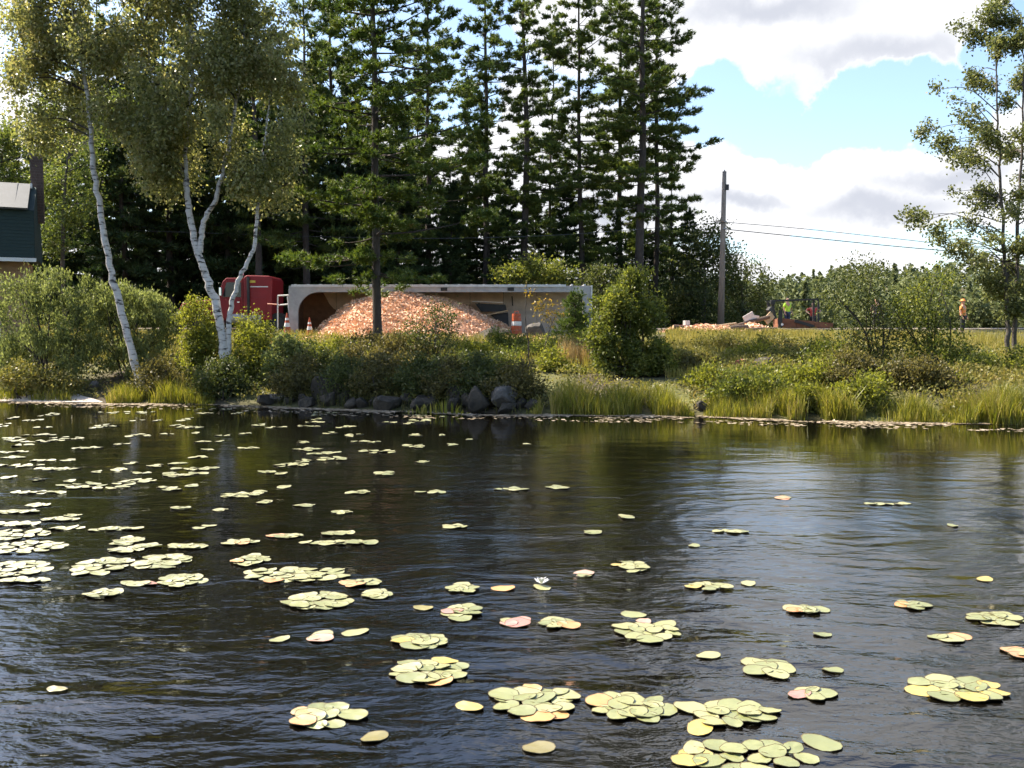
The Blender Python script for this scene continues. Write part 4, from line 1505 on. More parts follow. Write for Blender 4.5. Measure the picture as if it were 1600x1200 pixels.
# ------------------------------------------------------------------ rocks
def rock(label, px, py, Y, w, h, m='rock', seed=0, group='boulders along the bank', d=None, rz=None, sink=0.25, at=None):
    rng = np.random.default_rng(seed)
    bm = bmesh.new()
    bmesh.ops.create_icosphere(bm, subdivisions=3, radius=1.0)
    dirs = unit(rng.normal(size=(13, 3)))
    offs = rng.uniform(0.42, 0.85, 13)
    for v in bm.verts:
        p = np.array(v.co)
        for q, o_ in zip(dirs, offs):          # chopped facets
            e = p @ q - o_
            if e > 0:
                p = p - q * e * 0.96
        p *= 1 + 0.06 * math.sin(p[0] * 7 + seed) * math.sin(p[1] * 6 + seed * 2)
        v.co = p
    me = bpy.data.meshes.new('boulder')
    bm.to_mesh(me)
    bm.free()
    me.materials.append(M[m])
    o = link(bpy.data.objects.new('boulder', me))
    x = pt(px, py, Y)[0]
    if Y < 30 and py > 600:
        Y = float(shore_y(x)) + 0.25 + 0.45 * (py < 612) + 0.5 * ((seed * 0.37) % 1 - 0.3)
    z = float(gh(x, Y))
    d = d or (w + h) / 2
    o.scale = (w / 1.6, d / 1.6, h / 1.5)
    o.location = (x, Y, max(z, -0.1) + h * (0.5 - sink))
    o.rotation_euler = (rng.uniform(-0.2, 0.2), rng.uniform(-0.2, 0.2), rng.uniform(0, 6.28) if rz is None else rz)
    tag(o, label, 'boulder', group)


rock('long slab boulder at the waterline below the trailer front', 522, 608, 27.4, 1.15, 0.75, seed=1, rz=0.1, sink=0.05)
rock('low dark boulder left of the long slab boulder', 440, 622, 27.6, 0.8, 0.4, 'pale_rock', 2)
rock('dark boulder at the waterline below the near pine trunk', 615, 622, 26.6, 0.75, 0.55, seed=3)
rock('dark boulder just right of the near pine line at the water', 668, 620, 26.5, 0.7, 0.5, seed=4)
rock('grey boulder at the waterline below the chip pile', 716, 622, 25.9, 0.65, 0.55, seed=5, sink=0.1)
rock('upright grey boulder beside the reeds', 752, 615, 26.2, 0.6, 0.7, seed=6, sink=0.1)
rock('paler rounded boulder right at the edge of the long reed bed', 788, 620, 25.6, 0.8, 0.6, 'pale_rock', 7, sink=0.05)
rock('small dark boulder in the water near the pale rounded one', 815, 632, 25.0, 0.5, 0.35, seed=8)
rock('small dark boulder low at the waterline below slab boulder', 560, 630, 26.9, 0.6, 0.35, seed=9)
rock('grey boulder on the grassy slope below the pole', 1190, 598, 27.2, 0.7, 0.5, seed=10, sink=0.15)
rock('pale flat boulder at the foot of the grassy slope', 1232, 610, 26.2, 0.7, 0.35, 'pale_rock', 11, sink=0.0)
rock('reddish boulder nested in the weeds above the pale flat boulder', 1160, 590, 28.0, 0.6, 0.4, 'rust', 12, sink=0.3)
rock('dark boulder between the two reed beds at the waterline', 1088, 640, 24.4, 0.45, 0.3, seed=13)
rock('big grey boulder before the right foot of the chip pile', 768, 524, 40.2, 1.5, 0.75, seed=14, sink=0.12)
rock('rounded pale boulder before the grey floor of the trailer', 838, 522, 40.4, 1.15, 0.75, 'pale_rock', 15, sink=0.1)
rock('small round stone at the left shore by the sand', 127, 610, 28.5, 0.35, 0.3, 'pale_rock', 16, sink=0.0)


rq = np.random.default_rng(71)
for q in range(16):
    px = 425 + q * 26 + float(rq.uniform(-14, 14))
    rock('small dark stone of the rubble along the water below the trailer', px, 625, 27.0, float(rq.uniform(0.3, 0.65)), float(rq.uniform(0.25, 0.5)), 'rock', 200 + q, 'rubble stones at the waterline', sink=0.15)


# ------------------------------------------------------------------ skip, debris
def skip():
    Y = 50.2
    xl, xr = pt(1216, 510, Y)[0], pt(1302, 510, Y)[0]
    zg = float(gh(xl, Y)) + 0.03
    zt = pt(1250, 497, Y)[2]
    root = empty('rusty_skip', ((xl + xr) / 2, Y + 0.9, zg))
    tag(root, 'rusty steel chip bin under a black overhead frame, beside the workers', 'bin')
    D = 1.0
    for (a, b, nm) in (((xl, Y), (xr, Y), 'wall_panel'), ((xl, Y + D), (xr, Y + D), 'wall_panel')):
        n = 3
        for i in range(n):
            p, q = a[0] + (b[0] - a[0]) * i / n, a[0] + (b[0] - a[0]) * (i + 1) / n
            drop = 0.10 * i
            MB().add([(p + .01, a[1], zg), (q - .01, a[1], zg), (q - .01, a[1], zt - drop - .08), (p + .01, a[1], zt - drop), (p + .01, a[1] + .05, zg), (q - .01, a[1] + .05, zg), (q - .01, a[1] + .05, zt - drop - .08), (p + .01, a[1] + .05, zt - drop)],
                     [(0, 1, 2, 3), (7, 6, 5, 4), (0, 4, 5, 1), (1, 5, 6, 2), (2, 6, 7, 3), (3, 7, 4, 0)]).build(nm, M['rust'], root)
    MB().box((xl + 0.02, Y + D / 2, (zg + zt) / 2), (0.05, D - 0.1, zt - zg)).build('end_wall', M['rust'], root)
    MB().box((xr - 0.02, Y + D / 2, (zg + zt) / 2 - 0.15), (0.05, D - 0.1, zt - zg - 0.3)).build('end_wall', M['rust'], root)
    MB().beam((xl + 0.9, Y - 0.04, zt - 0.15), (xl + 2.0, Y - 0.04, zg + 0.08), 0.07, 0.16).build('brace', M['steel_dark'], root)
    MB().box((xl + 0.1, Y - 0.05, zg + 0.5), (0.2, 0.12, 1.0)).build('corner_post', M['steel_dark'], root)
    q = pt(1221, 507, Y)
    MB().tube([(q[0], Y - 0.15, q[2]), (q[0], Y - 0.10, q[2])], 0.07, 10).build('marker_lamp', M['white_band'], root)
    # black frame over it
    zf = pt(1240, 467, Y)[2]
    xa, xb = pt(1207, 470, Y)[0], pt(1280, 470, Y)[0]
    for yy in (Y + 0.1, Y + D - 0.1):
        MB().beam((xb, yy, zg), (xb, yy, zf), 0.10).build('frame_post', M['steel_dark'], root)
        MB().beam((xa - 0.1, yy, zf - 0.10), (xb + 0.3, yy, zf), 0.10, 0.08).build('frame_rail', M['steel_dark'], root)
        MB().beam((xa, yy, zf - 0.15), (xl - 0.15, yy, zg + 0.5), 0.14, 0.14).build('frame_post', M['steel_dark'], root)
    MB().beam((xb, Y + .1, zf), (xb, Y + D - .1, zf), 0.08).build('frame_rail', M['steel_dark'], root)
    MB().box((xa, Y - 0.05, zf - 0.2), (0.25, 0.2, 0.25)).build('winch', M['steel_dark'], root, bevel=0.03)
    # load of chips
    xs, ys = np.linspace(xl + .06, xr - .06, 26), np.linspace(Y + .08, Y + 1.0 - .08, 12)
    GX, GY = np.meshgrid(xs, ys)
    Z = zt - 0.12 - 0.10 * (GX - xl) / (xr - xl) * 3 + 0.22 * (vnoise(GX * 2.5, GY * 2.5, 4) - 0.3)
    V = np.stack([GX, GY, Z], -1).reshape(-1, 3)
    i, j = np.meshgrid(np.arange(25), np.arange(11))
    a = (j * 26 + i).ravel()
    o = fast_obj('wood_chip_load', V, np.stack([a, a + 1, a + 27, a + 26], 1), M['chips'], smooth=True)
    tag(o, 'pink wood chips heaped inside the rusty bin', 'wood chips')


skip()


def low_mound(name, label, px0, px1, Y, h, dpt, m, seed):
    rng = np.random.default_rng(seed)
    xa, xb = pt(px0, 515, Y)[0], pt(px1, 515, Y)[0]
    xs, ys = np.linspace(xa, xb, 60), np.linspace(Y - dpt, Y + dpt, 16)
    GX, GY = np.meshgrid(xs, ys)
    e = np.clip(1 - ((GX - (xa + xb) / 2) / ((xb - xa) / 2)) ** 2, 0, 1) ** 0.5 * np.clip(1 - ((GY - Y) / dpt) ** 2, 0, 1)
    Z = gh(GX, GY) - 0.06 + e * h * (0.3 + 1.1 * vnoise(GX * 1.1, GY * 1.3, seed)) + 0.05 * vnoise(GX * 5, GY * 5, seed)
    V = np.stack([GX, GY, Z], -1).reshape(-1, 3)
    i, j = np.meshgrid(np.arange(59), np.arange(15))
    a = (j * 60 + i).ravel()
    root = empty(name, ((xa + xb) / 2, Y, float(gh((xa + xb) / 2, Y))))
    tag(root, label, 'wood chips')
    b = np.array(root.location)
    fast_obj('mound', V - b, np.stack([a, a + 1, a + 61, a + 60], 1), M[m], root, smooth=True)
    n = 3500
    C = V[rng.integers(0, len(V), n)] + rng.normal(size=(n, 3)) * [0.08, 0.08, 0.02] + [0, 0, .03]
    Vq, Fq = leaf_quads(rng, C - b, rng.normal(size=(n, 3)) * [1, 1, .5], 0.2, 0.09, 0.1)
    tag(fast_obj('loose_chips', Vq, Fq, M['chip_flake'], root), kind='stuff')


low_mound('wood_chip_spill', 'low strip of spilled pale wood chips along the roadside below the pole', 1040, 1222, 47.2, 0.55, 1.6, 'chips', 3)


def log(label, a, b, Y, r, seed=0, m='log', dY=0.3):
    p, q = pt(*a, Y), pt(*b, Y + dY)
    root = empty('log', (p + q) / 2)
    tag(root, label, 'log', 'debris beside the pole')
    P = np.array([p, p * 0.5 + q * 0.5 + [0, 0, 0.02], q])
    MB().tube(P, [r, r * 0.95, r * 0.88], 10).build('stem', M[m], root, smooth=False)
    d = (q - p) / np.linalg.norm(q - p)
    for e, s in ((p, -1), (q, 1)):
        MB().tube([e, e + d * s * 0.012], r * 0.85, 10).build('cut_end', M['cut'], root)


def plate(label, a, b, Y, w, th, m, rot_y=0.4, name='board', cat='board'):
    p, q = pt(*a, Y), pt(*b, Y + 0.15)
    o = MB().beam(p - (p + q) / 2, q - (p + q) / 2, th, w).build(name, M[m], None, bevel=0.01)
    o.location = (p + q) / 2
    tag(o, label, cat, 'debris beside the pole')


log('dark log lying along the spilled chips left of the pole', (1052, 511), (1098, 516), 46.4, 0.13)
log('long dark log leaning up to the right of the pole', (1140, 513), (1202, 495), 47.8, 0.12)
log('short log with pale end right of the pole foot', (1140, 514), (1168, 511), 46.2, 0.14)
log('thin dark log across the chips toward the rusty bin', (1165, 516), (1214, 514), 46.0, 0.11)
log('stubby log near the rusty bin corner', (1188, 518), (1212, 519), 45.6, 0.12)
log('thin pale stick lying before the pole foot', (1100, 513), (1150, 505), 46.4, 0.05, m='cut')
plate('whitish broken board tilted on the debris right of the pole', (1163, 501), (1178, 492), 47.9, 0.45, 0.06, 'board_white')
plate('tan square board tilted beside the rusty bin', (1196, 503), (1207, 491), 48.2, 0.42, 0.06, 'cut')
plate('small white board lying behind the whitish broken one', (1172, 494), (1186, 496), 48.6, 0.18, 0.05, 'board_white')
plate('grey metal box end up beside the bin frame', (1200, 487), (1204, 482), 49.2, 0.25, 0.2, 'steel_dark', name='metal_box', cat='box')
plate('small pale block left of the pole', (1069, 505), (1076, 505), 47.0, 0.28, 0.2, 'board_white', name='wood_block', cat='block')
plate('red board edge behind the log left of the pole', (1056, 509), (1086, 511), 46.9, 0.12, 0.1, 'red')


# ------------------------------------------------------------------ people
def skin_mesh(name, verts, edges, radii, m, root_idx=0, sub=1):
    me = bpy.data.meshes.new(name + '_skeleton')
    me.from_pydata([tuple(v) for v in verts], edges, [])
    o = bpy.data.objects.new(name + '_skeleton', me)
    COL.objects.link(o)
    md = o.modifiers.new('skin', 'SKIN')
    md.use_smooth_shade = True
    for i, r in enumerate(radii):
        sv = me.skin_vertices[0].data[i]
        sv.radius = (r, r) if not isinstance(r, tuple) else r
        sv.use_root = (i == root_idx)
    s = o.modifiers.new('sub', 'SUBSURF')
    s.levels = s.render_levels = sub
    dg = bpy.context.evaluated_depsgraph_get()
    out = bpy.data.meshes.new_from_object(o.evaluated_get(dg))
    bpy.data.objects.remove(o)
    out.name = name
    out.materials.clear()
    out.materials.append(m)
    return out


def person(label, x, Y, rz, shirt, pants, hat=None, arm_l=None, arm_r=None, lean=0.0, z=None):
    zg = float(gh(x, Y)) + 0.03 if z is None else z
    root = empty('person', (x, Y, zg), rz)
    tag(root, label, 'person')
    # local: faces -Y
    hipz, shz = 0.92, 1.42
    L = lean
    V, E, Rr = [], [], []

    def add(p, r, par=None):
        V.append(p); Rr.append(r)
        if par is not None:
            E.append((par, len(V) - 1))
        return len(V) - 1
    pel = add((0, 0, hipz), (0.15, 0.11))
    bel = add((0, -0.1 * L, 1.08), (0.145, 0.105), pel)
    che = add((0, -0.3 * L, 1.28), (0.165, 0.115), bel)
    nek = add((0, -0.42 * L, 1.46), 0.06, che)
    hd0 = add((0, -0.46 * L, 1.56), 0.075, nek)
    hd1 = add((0, -0.48 * L - 0.01, 1.65), 0.095, hd0)
    hd2 = add((0, -0.48 * L, 1.74), 0.07, hd1)
    nose = add((0, -0.48 * L - 0.115, 1.635), 0.016, hd1)
    for s in (-1, 1):
        add((s * 0.095, -0.48 * L + 0.01, 1.64), 0.018, hd1)
    arms, legs = {}, {}
    for s, pose in ((-1, arm_l), (1, arm_r)):
        sh = add((s * 0.19, -0.36 * L, 1.40), 0.068, che)
        el, wr = pose or ((s * 0.25, 0.02 - 0.36 * L, 1.12), (s * 0.27, -0.10 - 0.36 * L, 0.88))
        e = add(el, 0.047, sh)
        w = add(wr, 0.033, e)
        dv = np.array(wr) - np.array(el)
        dv = dv / np.linalg.norm(dv)
        pm = add(tuple(np.array(wr) + dv * 0.08), 0.036, w)
        for q in range(4):
            side = np.array([0, (q - 1.5) * 0.022, 0])
            f1 = add(tuple(np.array(wr) + dv * 0.135 + side), 0.0095, pm)
            add(tuple(np.array(wr) + dv * (0.165 + 0.008 * (q in (1, 2))) + side * 1.1 + [-s * 0.015, 0, 0]), 0.008, f1)
        add(tuple(np.array(wr) + dv * 0.09 + np.array([-s * 0.01, -0.06, 0])), 0.0095, pm)
        arms[s] = (sh, e, w)
        hp = add((s * 0.095, 0, 0.86), 0.088, pel)
        kn = add((s * 0.11, -0.02, 0.48), 0.062, hp)
        an = add((s * 0.12, 0.02, 0.09), 0.042, kn)
        ft = add((s * 0.14, -0.13, 0.045), 0.038, an)
        legs[s] = (hp, kn, an, ft)
    link(bpy.data.objects.new('body', skin_mesh('body', V, E, Rr, M['skin'], pel)), root)

    def part(name, ids, edges, grow, m, rt=0, cut=None):
        vv = [np.array(V[i], float) for i in ids]
        if cut:
            for a, b, f in cut:
                ia, ib = ids.index(a), ids.index(b)
                vv[ib] = vv[ia] * (1 - f) + vv[ib] * f
        rr = []
        for i in ids:
            r = Rr[i]
            rr.append(tuple(c + grow for c in r) if isinstance(r, tuple) else r + grow)
        ee = [(ids.index(a), ids.index(b)) for a, b in edges]
        link(bpy.data.objects.new(name, skin_mesh(name, vv, ee, rr, m, rt)), root)
    al, ar = arms[-1], arms[1]
    part('shirt', [bel, pel, che, al[0], al[1], ar[0], ar[1]], [(bel, pel), (bel, che), (che, al[0]), (al[0], al[1]), (che, ar[0]), (ar[0], ar[1])], 0.022, shirt, 0,
         [(al[0], al[1], 0.8), (ar[0], ar[1], 0.8)])
    ll, lr = legs[-1], legs[1]
    part('trousers', [pel, ll[0], ll[1], ll[2], lr[0], lr[1], lr[2]], [(pel, ll[0]), (ll[0], ll[1]), (ll[1], ll[2]), (pel, lr[0]), (lr[0], lr[1]), (lr[1], lr[2])], 0.016, pants, 0)
    for g in (ll, lr):
        a, f = np.array(V[g[2]]), np.array(V[g[3]])
        link(bpy.data.objects.new('boot', skin_mesh('boot', [a, a - [0, 0, 0.04], f, f + [0, -0.05, 0]], [(0, 1), (1, 2), (2, 3)], [0.055, 0.05, 0.048, 0.036], M['dark_cloth'], 1)), root)
    h = np.array(V[hd2]) + [0, 0.005, -0.01]
    if hat is not None:
        b = MB(True)
        P = [h + [0, 0, q] for q in (-0.035, -0.02, -0.015, 0.03, 0.07, 0.085)]
        b.tube(P, [0.15, 0.15, 0.118, 0.11, 0.07, 0.01], 16).build('hard_hat', hat, root, smooth=True)
    else:
        link(bpy.data.objects.new('hair', skin_mesh('hair', [h + [0, 0.03, -0.06], h + [0, 0.015, 0.0], h + [0, -0.03, 0.02]], [(0, 1), (1, 2)], [0.085, 0.088, 0.065], M['hair'], 0)), root)


YP = 52.0
person('worker in a hi-vis yellow-green shirt standing behind the rusty bin', pt(1230, 500, YP)[0], YP, R(25), M['hivis'], M['jeans'], None)
person('person in a red shirt behind the rusty bin, arms half raised', pt(1270, 500, YP + 0.4)[0], YP + 0.4, R(-10), M['red_shirt'], M['dark_cloth'], None,
       ((-0.42, -0.05, 1.25), (-0.30, -0.22, 1.12)), ((0.42, -0.05, 1.25), (0.30, -0.22, 1.12)), z=float(gh(18, 53)) - 0.22)
person('person in dark clothing standing among the shrubs right of the bin', pt(1369, 500, 49.5)[0], 49.5, R(150), M['dark_cloth'], M['dark_cloth'], None)
person('worker in orange hi-vis and orange hard hat near the tall tree at right', pt(1504, 500, 46.5)[0], 46.5, R(40), M['hivis_orange'], M['dark_cloth'], M['hivis_orange'])


# ------------------------------------------------------------------ bushes on the bank
M['bush_k'] = leaf_mat('round_bush_leaves', [(0.04, 0.055, 0.015), (0.12, 0.14, 0.032), (0.28, 0.27, 0.065)], 0.48, 0.42, 0.8, 0.9)
M['sapling_leaf'] = leaf_mat('sapling_leaves', [(0.12, 0.11, 0.03), (0.26, 0.19, 0.05), (0.35, 0.22, 0.07)], 0.4, 0.5, 0.5, 1.0)

def bush_g(lab, px, Y, h, w, n, m, seed, **kw):
    """a low bush standing on the ground at distance Y: h tall, w wide, in metres"""
    rng = np.random.default_rng(seed + 5000)
    x = pt(px, 560, Y)[0]
    b = np.array([x, Y, float(gh(x, Y))])
    cl = []
    for q in range(4):
        f = (q + 0.5) / 4 - 0.5
        hh = h * rng.uniform(0.55, 1.0) * (1 - 0.8 * abs(f))
        cl.append((b + [f * w * 0.8, rng.uniform(-0.3, 0.3), hh * 0.52], (w * 0.24, w * 0.24, hh * 0.5)))
    return bush('bush', lab, b, cl, n, m, seed=seed, group=G1, **kw)


G1 = 'bushes along the bank'
UP = dict(upright=1.1, leaf=(0.13, 0.045), spread=0.11, sub=44)
bush_px('bush', 'big sage green bush with upright shoots in front of the house', 75, 600, 30.3,
        [(25, 505, 48, 62, 0.3), (35, 445, 40, 26, 0.3), (80, 470, 50, 52, 0.4), (60, 550, 65, 45, -0.3), (10, 565, 45, 40, 0), (125, 500, 42, 60, 0.2), (110, 560, 45, 40, -0.3)], 17000, 'bush_a', seed=41, group=G1, stems=14, **UP)
bush_px('bush', 'wide sage green bush behind the leaning birch trunk', 205, 600, 30.8,
        [(165, 470, 45, 45, 0.4), (212, 485, 48, 48, 0.3), (252, 515, 34, 50, 0), (180, 545, 55, 45, -0.2), (235, 570, 48, 35, -0.4)], 16000, 'bush_a', seed=42, group=G1, stems=14, **UP)
bush_px('bush', 'yellow-green bush left of the birch clump foot', 312, 600, 29.6,
        [(308, 505, 32, 38, 0.2), (325, 530, 25, 38, 0), (300, 555, 32, 38, -0.2)], 8000, 'bush_b', seed=43, group=G1)
bush_px('bush', 'yellow-green bush right of the birch clump foot', 398, 600, 29.6,
        [(392, 525, 32, 36, 0.2), (415, 550, 30, 38, 0), (385, 570, 28, 35, -0.2)], 8000, 'bush_b', seed=44, group=G1)
bush_px('bush', 'pale leaved bush at the water below the trailer front', 440, 612, 28.6,
        [(440, 575, 26, 38, 0), (455, 545, 24, 22, 0.2)], 3600, 'bush_a', seed=45, group=G1, leaf=(0.12, 0.075))
bush_px('bush', 'deep green bush between pale bush and slab boulder', 492, 605, 29.2,
        [(485, 560, 38, 34, 0), (515, 575, 32, 28, -0.1), (470, 585, 25, 22, -0.2)], 6500, 'bush_c', seed=46, group=G1)
bush_px('bush', 'brownish weedy bush left of the near pine foot', 563, 600, 29.5,
        [(555, 560, 34, 28, 0.1), (585, 578, 30, 24, 0)], 4200, 'bush_d', seed=47, group=G1)
bush_px('bush', 'dark twiggy shrub standing before the chip pile', 672, 590, 31.0,
        [(682, 498, 30, 24, 0.1), (652, 522, 34, 24, 0), (695, 532, 28, 24, 0), (668, 556, 42, 26, -0.1)], 3400, 'bush_c', seed=48, group=G1, stems=14, spread=0.16)
bush_px('bush', 'brown-green shrub on the dark rocks below the near pine', 628, 605, 28.4,
        [(632, 578, 38, 26, 0), (605, 590, 28, 20, 0)], 4000, 'bush_d', seed=49, group=G1)
bush_px('bush', 'dark shrub overhanging the boulders below the chip pile', 735, 605, 28.2,
        [(720, 570, 42, 26, 0), (760, 575, 34, 24, 0), (690, 588, 34, 22, -0.1)], 6500, 'bush_c', seed=50, group=G1)
bush_px('bush', 'green shrub left of the bare sapling', 798, 605, 28.4,
        [(795, 570, 30, 26, 0), (812, 590, 28, 20, 0)], 3600, 'bush_k', seed=51, group=G1)
bush_px('bush', 'yellowish low bush between the sapling and the round bush', 865, 605, 28.2,
        [(860, 572, 34, 24, 0), (892, 588, 30, 24, 0), (845, 595, 26, 16, 0)], 5000, 'bush_b', seed=52, group=G1)
bush_px('bush', 'tallest round bush standing alone at the water before the pines', 985, 612, 27.6,
        [(988, 448, 30, 30, 0.1), (962, 478, 36, 34, 0), (1008, 490, 38, 36, 0.2), (945, 525, 34, 34, -0.2), (1000, 535, 46, 44, 0), (965, 570, 46, 30, -0.2), (1020, 575, 40, 30, 0.1)], 21000, 'bush_k', seed=53, group=G1, stems=14, leaf=(0.11, 0.065))
bush_px('bush', 'golden weedy bush at the right part of the grassy slope', 1305, 590, 29.5,
        [(1290, 565, 38, 22, 0), (1335, 575, 36, 28, 0)], 5000, 'weeds', seed=54, group=G1)
bush_px('bush', 'dark bush on the slope above the pale flat boulder', 1252, 605, 28.0,
        [(1240, 582, 30, 20, 0), (1270, 590, 26, 18, 0)], 3600, 'bush_c', seed=55, group=G1)
bush_px('bush', 'dark bush reaching the waterline at right', 1395, 645, 24.6,
        [(1395, 595, 40, 30, 0.2), (1375, 620, 32, 24, 0), (1420, 622, 34, 26, 0)], 6500, 'bush_c', seed=56, group=G1)
bush_px('bush', 'thin tall alder with a slanting stem, sky behind its top', 1375, 600, 27.0,
        [(1350, 425, 38, 20, 0.2), (1322, 462, 40, 26, 0), (1362, 480, 32, 24, 0), (1395, 518, 34, 26, 0), (1330, 520, 34, 26, 0), (1362, 560, 44, 30, 0)], 4400, 'bush_c', seed=57, group=G1, stems=9, spread=0.2)
bush_px('bush', 'thin many-stemmed alder left of the tall tree', 1465, 610, 26.5,
        [(1440, 462, 36, 26, 0.2), (1412, 490, 32, 26, 0), (1466, 505, 28, 28, 0), (1470, 440, 24, 20, 0.2), (1450, 540, 44, 30, 0), (1500, 550, 38, 32, 0)], 5200, 'bush_k', seed=58, group=G1, stems=10, spread=0.2)
bush_px('bush', 'bright yellow-green low bush below the many-stemmed alder', 1478, 640, 24.6,
        [(1475, 600, 28, 20, 0), (1492, 618, 24, 16, 0)], 3200, 'bush_b', seed=59, group=G1)
bush_px('bush', 'broad green bush at the foot of the tall tree', 1545, 620, 25.6,
        [(1525, 588, 44, 28, 0), (1575, 592, 44, 26, 0), (1610, 580, 40, 34, 0)], 6500, 'bush_k', seed=60, group=G1)
bush_px('bush', 'low brown-green bush right of the round bush', 1085, 600, 28.0,
        [(1085, 575, 34, 22, 0), (1120, 590, 30, 18, 0)], 3600, 'bush_d', seed=61, group=G1)
bush_px('bush', 'low yellow weeds at the shore below the house', 40, 615, 28.9,
        [(30, 590, 40, 22, 0), (75, 595, 30, 18, 0), (110, 600, 24, 14, 0)], 4000, 'weeds', seed=62, group=G1)
bush_px('bush', 'leafy undergrowth behind the trailer above its right half', 840, 440, 51.0,
        [(800, 432, 42, 14, 0), (860, 428, 40, 18, 0), (830, 415, 22, 14, 0)], 3600, 'bush_k', seed=63, group=G1, leaf=(0.17, 0.11), spread=0.25)
bush_px('bush', 'dim shrub behind the trailer rear corner', 930, 470, 52.0,
        [(935, 440, 34, 26, 0), (975, 455, 32, 26, 0)], 3600, 'bush_c', seed=64, group=G1, leaf=(0.17, 0.11), spread=0.25)


for i, (px, py, lab) in enumerate([(470, 600, 'low dark shrub between the pale bush and the slab boulder'), (545, 596, 'low dark shrub right above the slab boulder'), (590, 598, 'low dark shrub under the near pine trunk'),
                                   (655, 600, 'low dark shrub above the boulder right of the near pine'), (705, 598, 'low dark shrub above the grey boulder below the chip pile'), (755, 598, 'low dark shrub above the upright boulder'), (805, 604, 'low dark shrub at the left end of the long reed bed'), (350, 600, 'low dark shrub at the foot of the birch clump'), (250, 600, 'low dark shrub behind the low reed bed')]):
    bush_px('bush', lab, px, 612, float(shore_y(pt(px, 600, 26.5)[0])) + 0.75, [(px - 14, py, 34, 22, 0), (px + 18, py + 4, 32, 22, 0.2), (px, py - 22, 30, 20, 0.5)], 5000, 'bush_c' if i % 2 else 'bush_d', seed=900 + i, group=G1)


for i, (px, top, lab, mm) in enumerate([(455, 540, 'yellow-green weedy bush below the white ladder frame', 'bush_b'), (525, 542, 'yellow-green weedy bush before the dark trailer corner', 'bush_b'), (575, 545, 'brown-green weedy bush left beside the near pine trunk', 'bush_d'),
                                        (625, 545, 'brown-green weedy bush right beside the near pine trunk', 'bush_d'), (745, 543, 'yellowish weedy bush below the big grey boulder', 'bush_b'), (790, 545, 'green weedy bush below the traffic drum', 'bush_k'), (850, 548, 'pale green weedy bush below the rounded pale boulder', 'bush_k'), (905, 555, 'pale weedy bush below the young pine', 'bush_b'),
                                        (1130, 560, 'weedy bush on the grassy slope nearest the round bush', 'weeds'), (1215, 565, 'weedy bush on the grassy slope above the dark bush', 'weeds')]):
    bush_g(lab, px, 31.0 + (i % 3) * 1.3, 1.0 + 0.12 * (i % 4), 2.0 + 0.3 * (i % 2), 4200, mm, 930 + i, upright=0.6)


for i, (px, py, lab, mm) in enumerate([(1148, 600, 'rust tinged weedy bush around the reddish boulder', 'weeds'), (1205, 585, 'pale green bush behind the grey slope boulder', 'bush_b'), (1290, 600, 'yellow-green bush right of the pale flat boulder', 'bush_b'), (1335, 605, 'brownish bush left of the dark waterline bush', 'bush_d'),
                                       (1120, 608, 'yellow-green bush behind the dark boulder between the reed beds', 'bush_b'), (1245, 560, 'straw coloured weedy bush high on the grassy slope', 'weeds'), (1330, 550, 'straw coloured weedy bush under the slanting alder', 'weeds'), (1440, 590, 'brown-green bush between the two alders', 'bush_d'),
                                       (1180, 575, 'yellow-green bush above the grey slope boulder', 'bush_b'), (1095, 555, 'golden weedy bush at the top of the slope near the round bush', 'weeds'), (1290, 545, 'pale bush high on the slope left of the slanting alder', 'bush_k'), (1170, 612, 'pale bush at the foot of the slope behind the reeds', 'bush_k'),
                                       (1260, 620, 'yellow-green bush at the water right of the pale flat boulder', 'bush_b'), (1520, 550, 'green bush under the many-stemmed alder on its right', 'bush_k'), (1410, 555, 'golden weedy bush under the many-stemmed alder on its left', 'weeds'), (1345, 625, 'yellow-green bush at the water left of the dark waterline bush', 'bush_b')]):
    bush_g(lab, px, float(shore_y(pt(px, 600, 26)[0])) + (1.2 if py > 610 else 2.6 if py > 580 else 5.0 + (i % 3)), 0.75 + 0.14 * (i % 4), 1.5 + 0.35 * (i % 3), 3400, mm, 960 + i, upright=0.5)


def sapling():
    Y = 29.0
    b = pt(828, 594, Y)
    b[2] = float(gh(b[0], Y)) - 0.1
    broadleaf('sapling', 'thin bare sapling with two dark stems and few orange leaves before the trailer', b,
              [([b, pt(826, 545, Y), pt(821, 500, Y), pt(824, 440, Y)], 0.028, 0.008), ([b + [0.08, 0, 0], pt(845, 560, Y), pt(858, 520, Y), pt(872, 480, Y)], 0.022, 0.006)],
              [(pt(845, 478, Y), (0.5, 0.4, 0.35)), (pt(868, 490, Y), (0.35, 0.3, 0.25)), (pt(828, 455, Y), (0.25, 0.25, 0.2)), (pt(850, 500, Y), (0.4, 0.3, 0.25))],
              260, 'sapling_leaf', 'twig', (0.10, 0.06), 70, None, 0.1, 14, 0.1, 0.008)


sapling()
pine(897, 40.0, 2.1, 0.25, 0.85, 0.05, 'small bushy young pine before the rear end of the trailer', 71, m='pine_front', k=12, gap=0.20, density=16, nl=0.16, nw=0.03, shape='hemlock', stubs=False)


# ------------------------------------------------------------------ ground cover
def scatter_bank(rng, n, pxa, pxb, s0, s1, power=1.0):
    Y = 0
    px = rng.uniform(pxa, pxb, n)
    yy = rng.random(n) ** power
    x = np.zeros(n)
    y = np.zeros(n)
    s = s0 + (s1 - s0) * yy
    for _ in range(3):
        x = (px - 800) / F * np.where(y > 0, y, 26)
        y = shore_y(x) + s
    return x, y


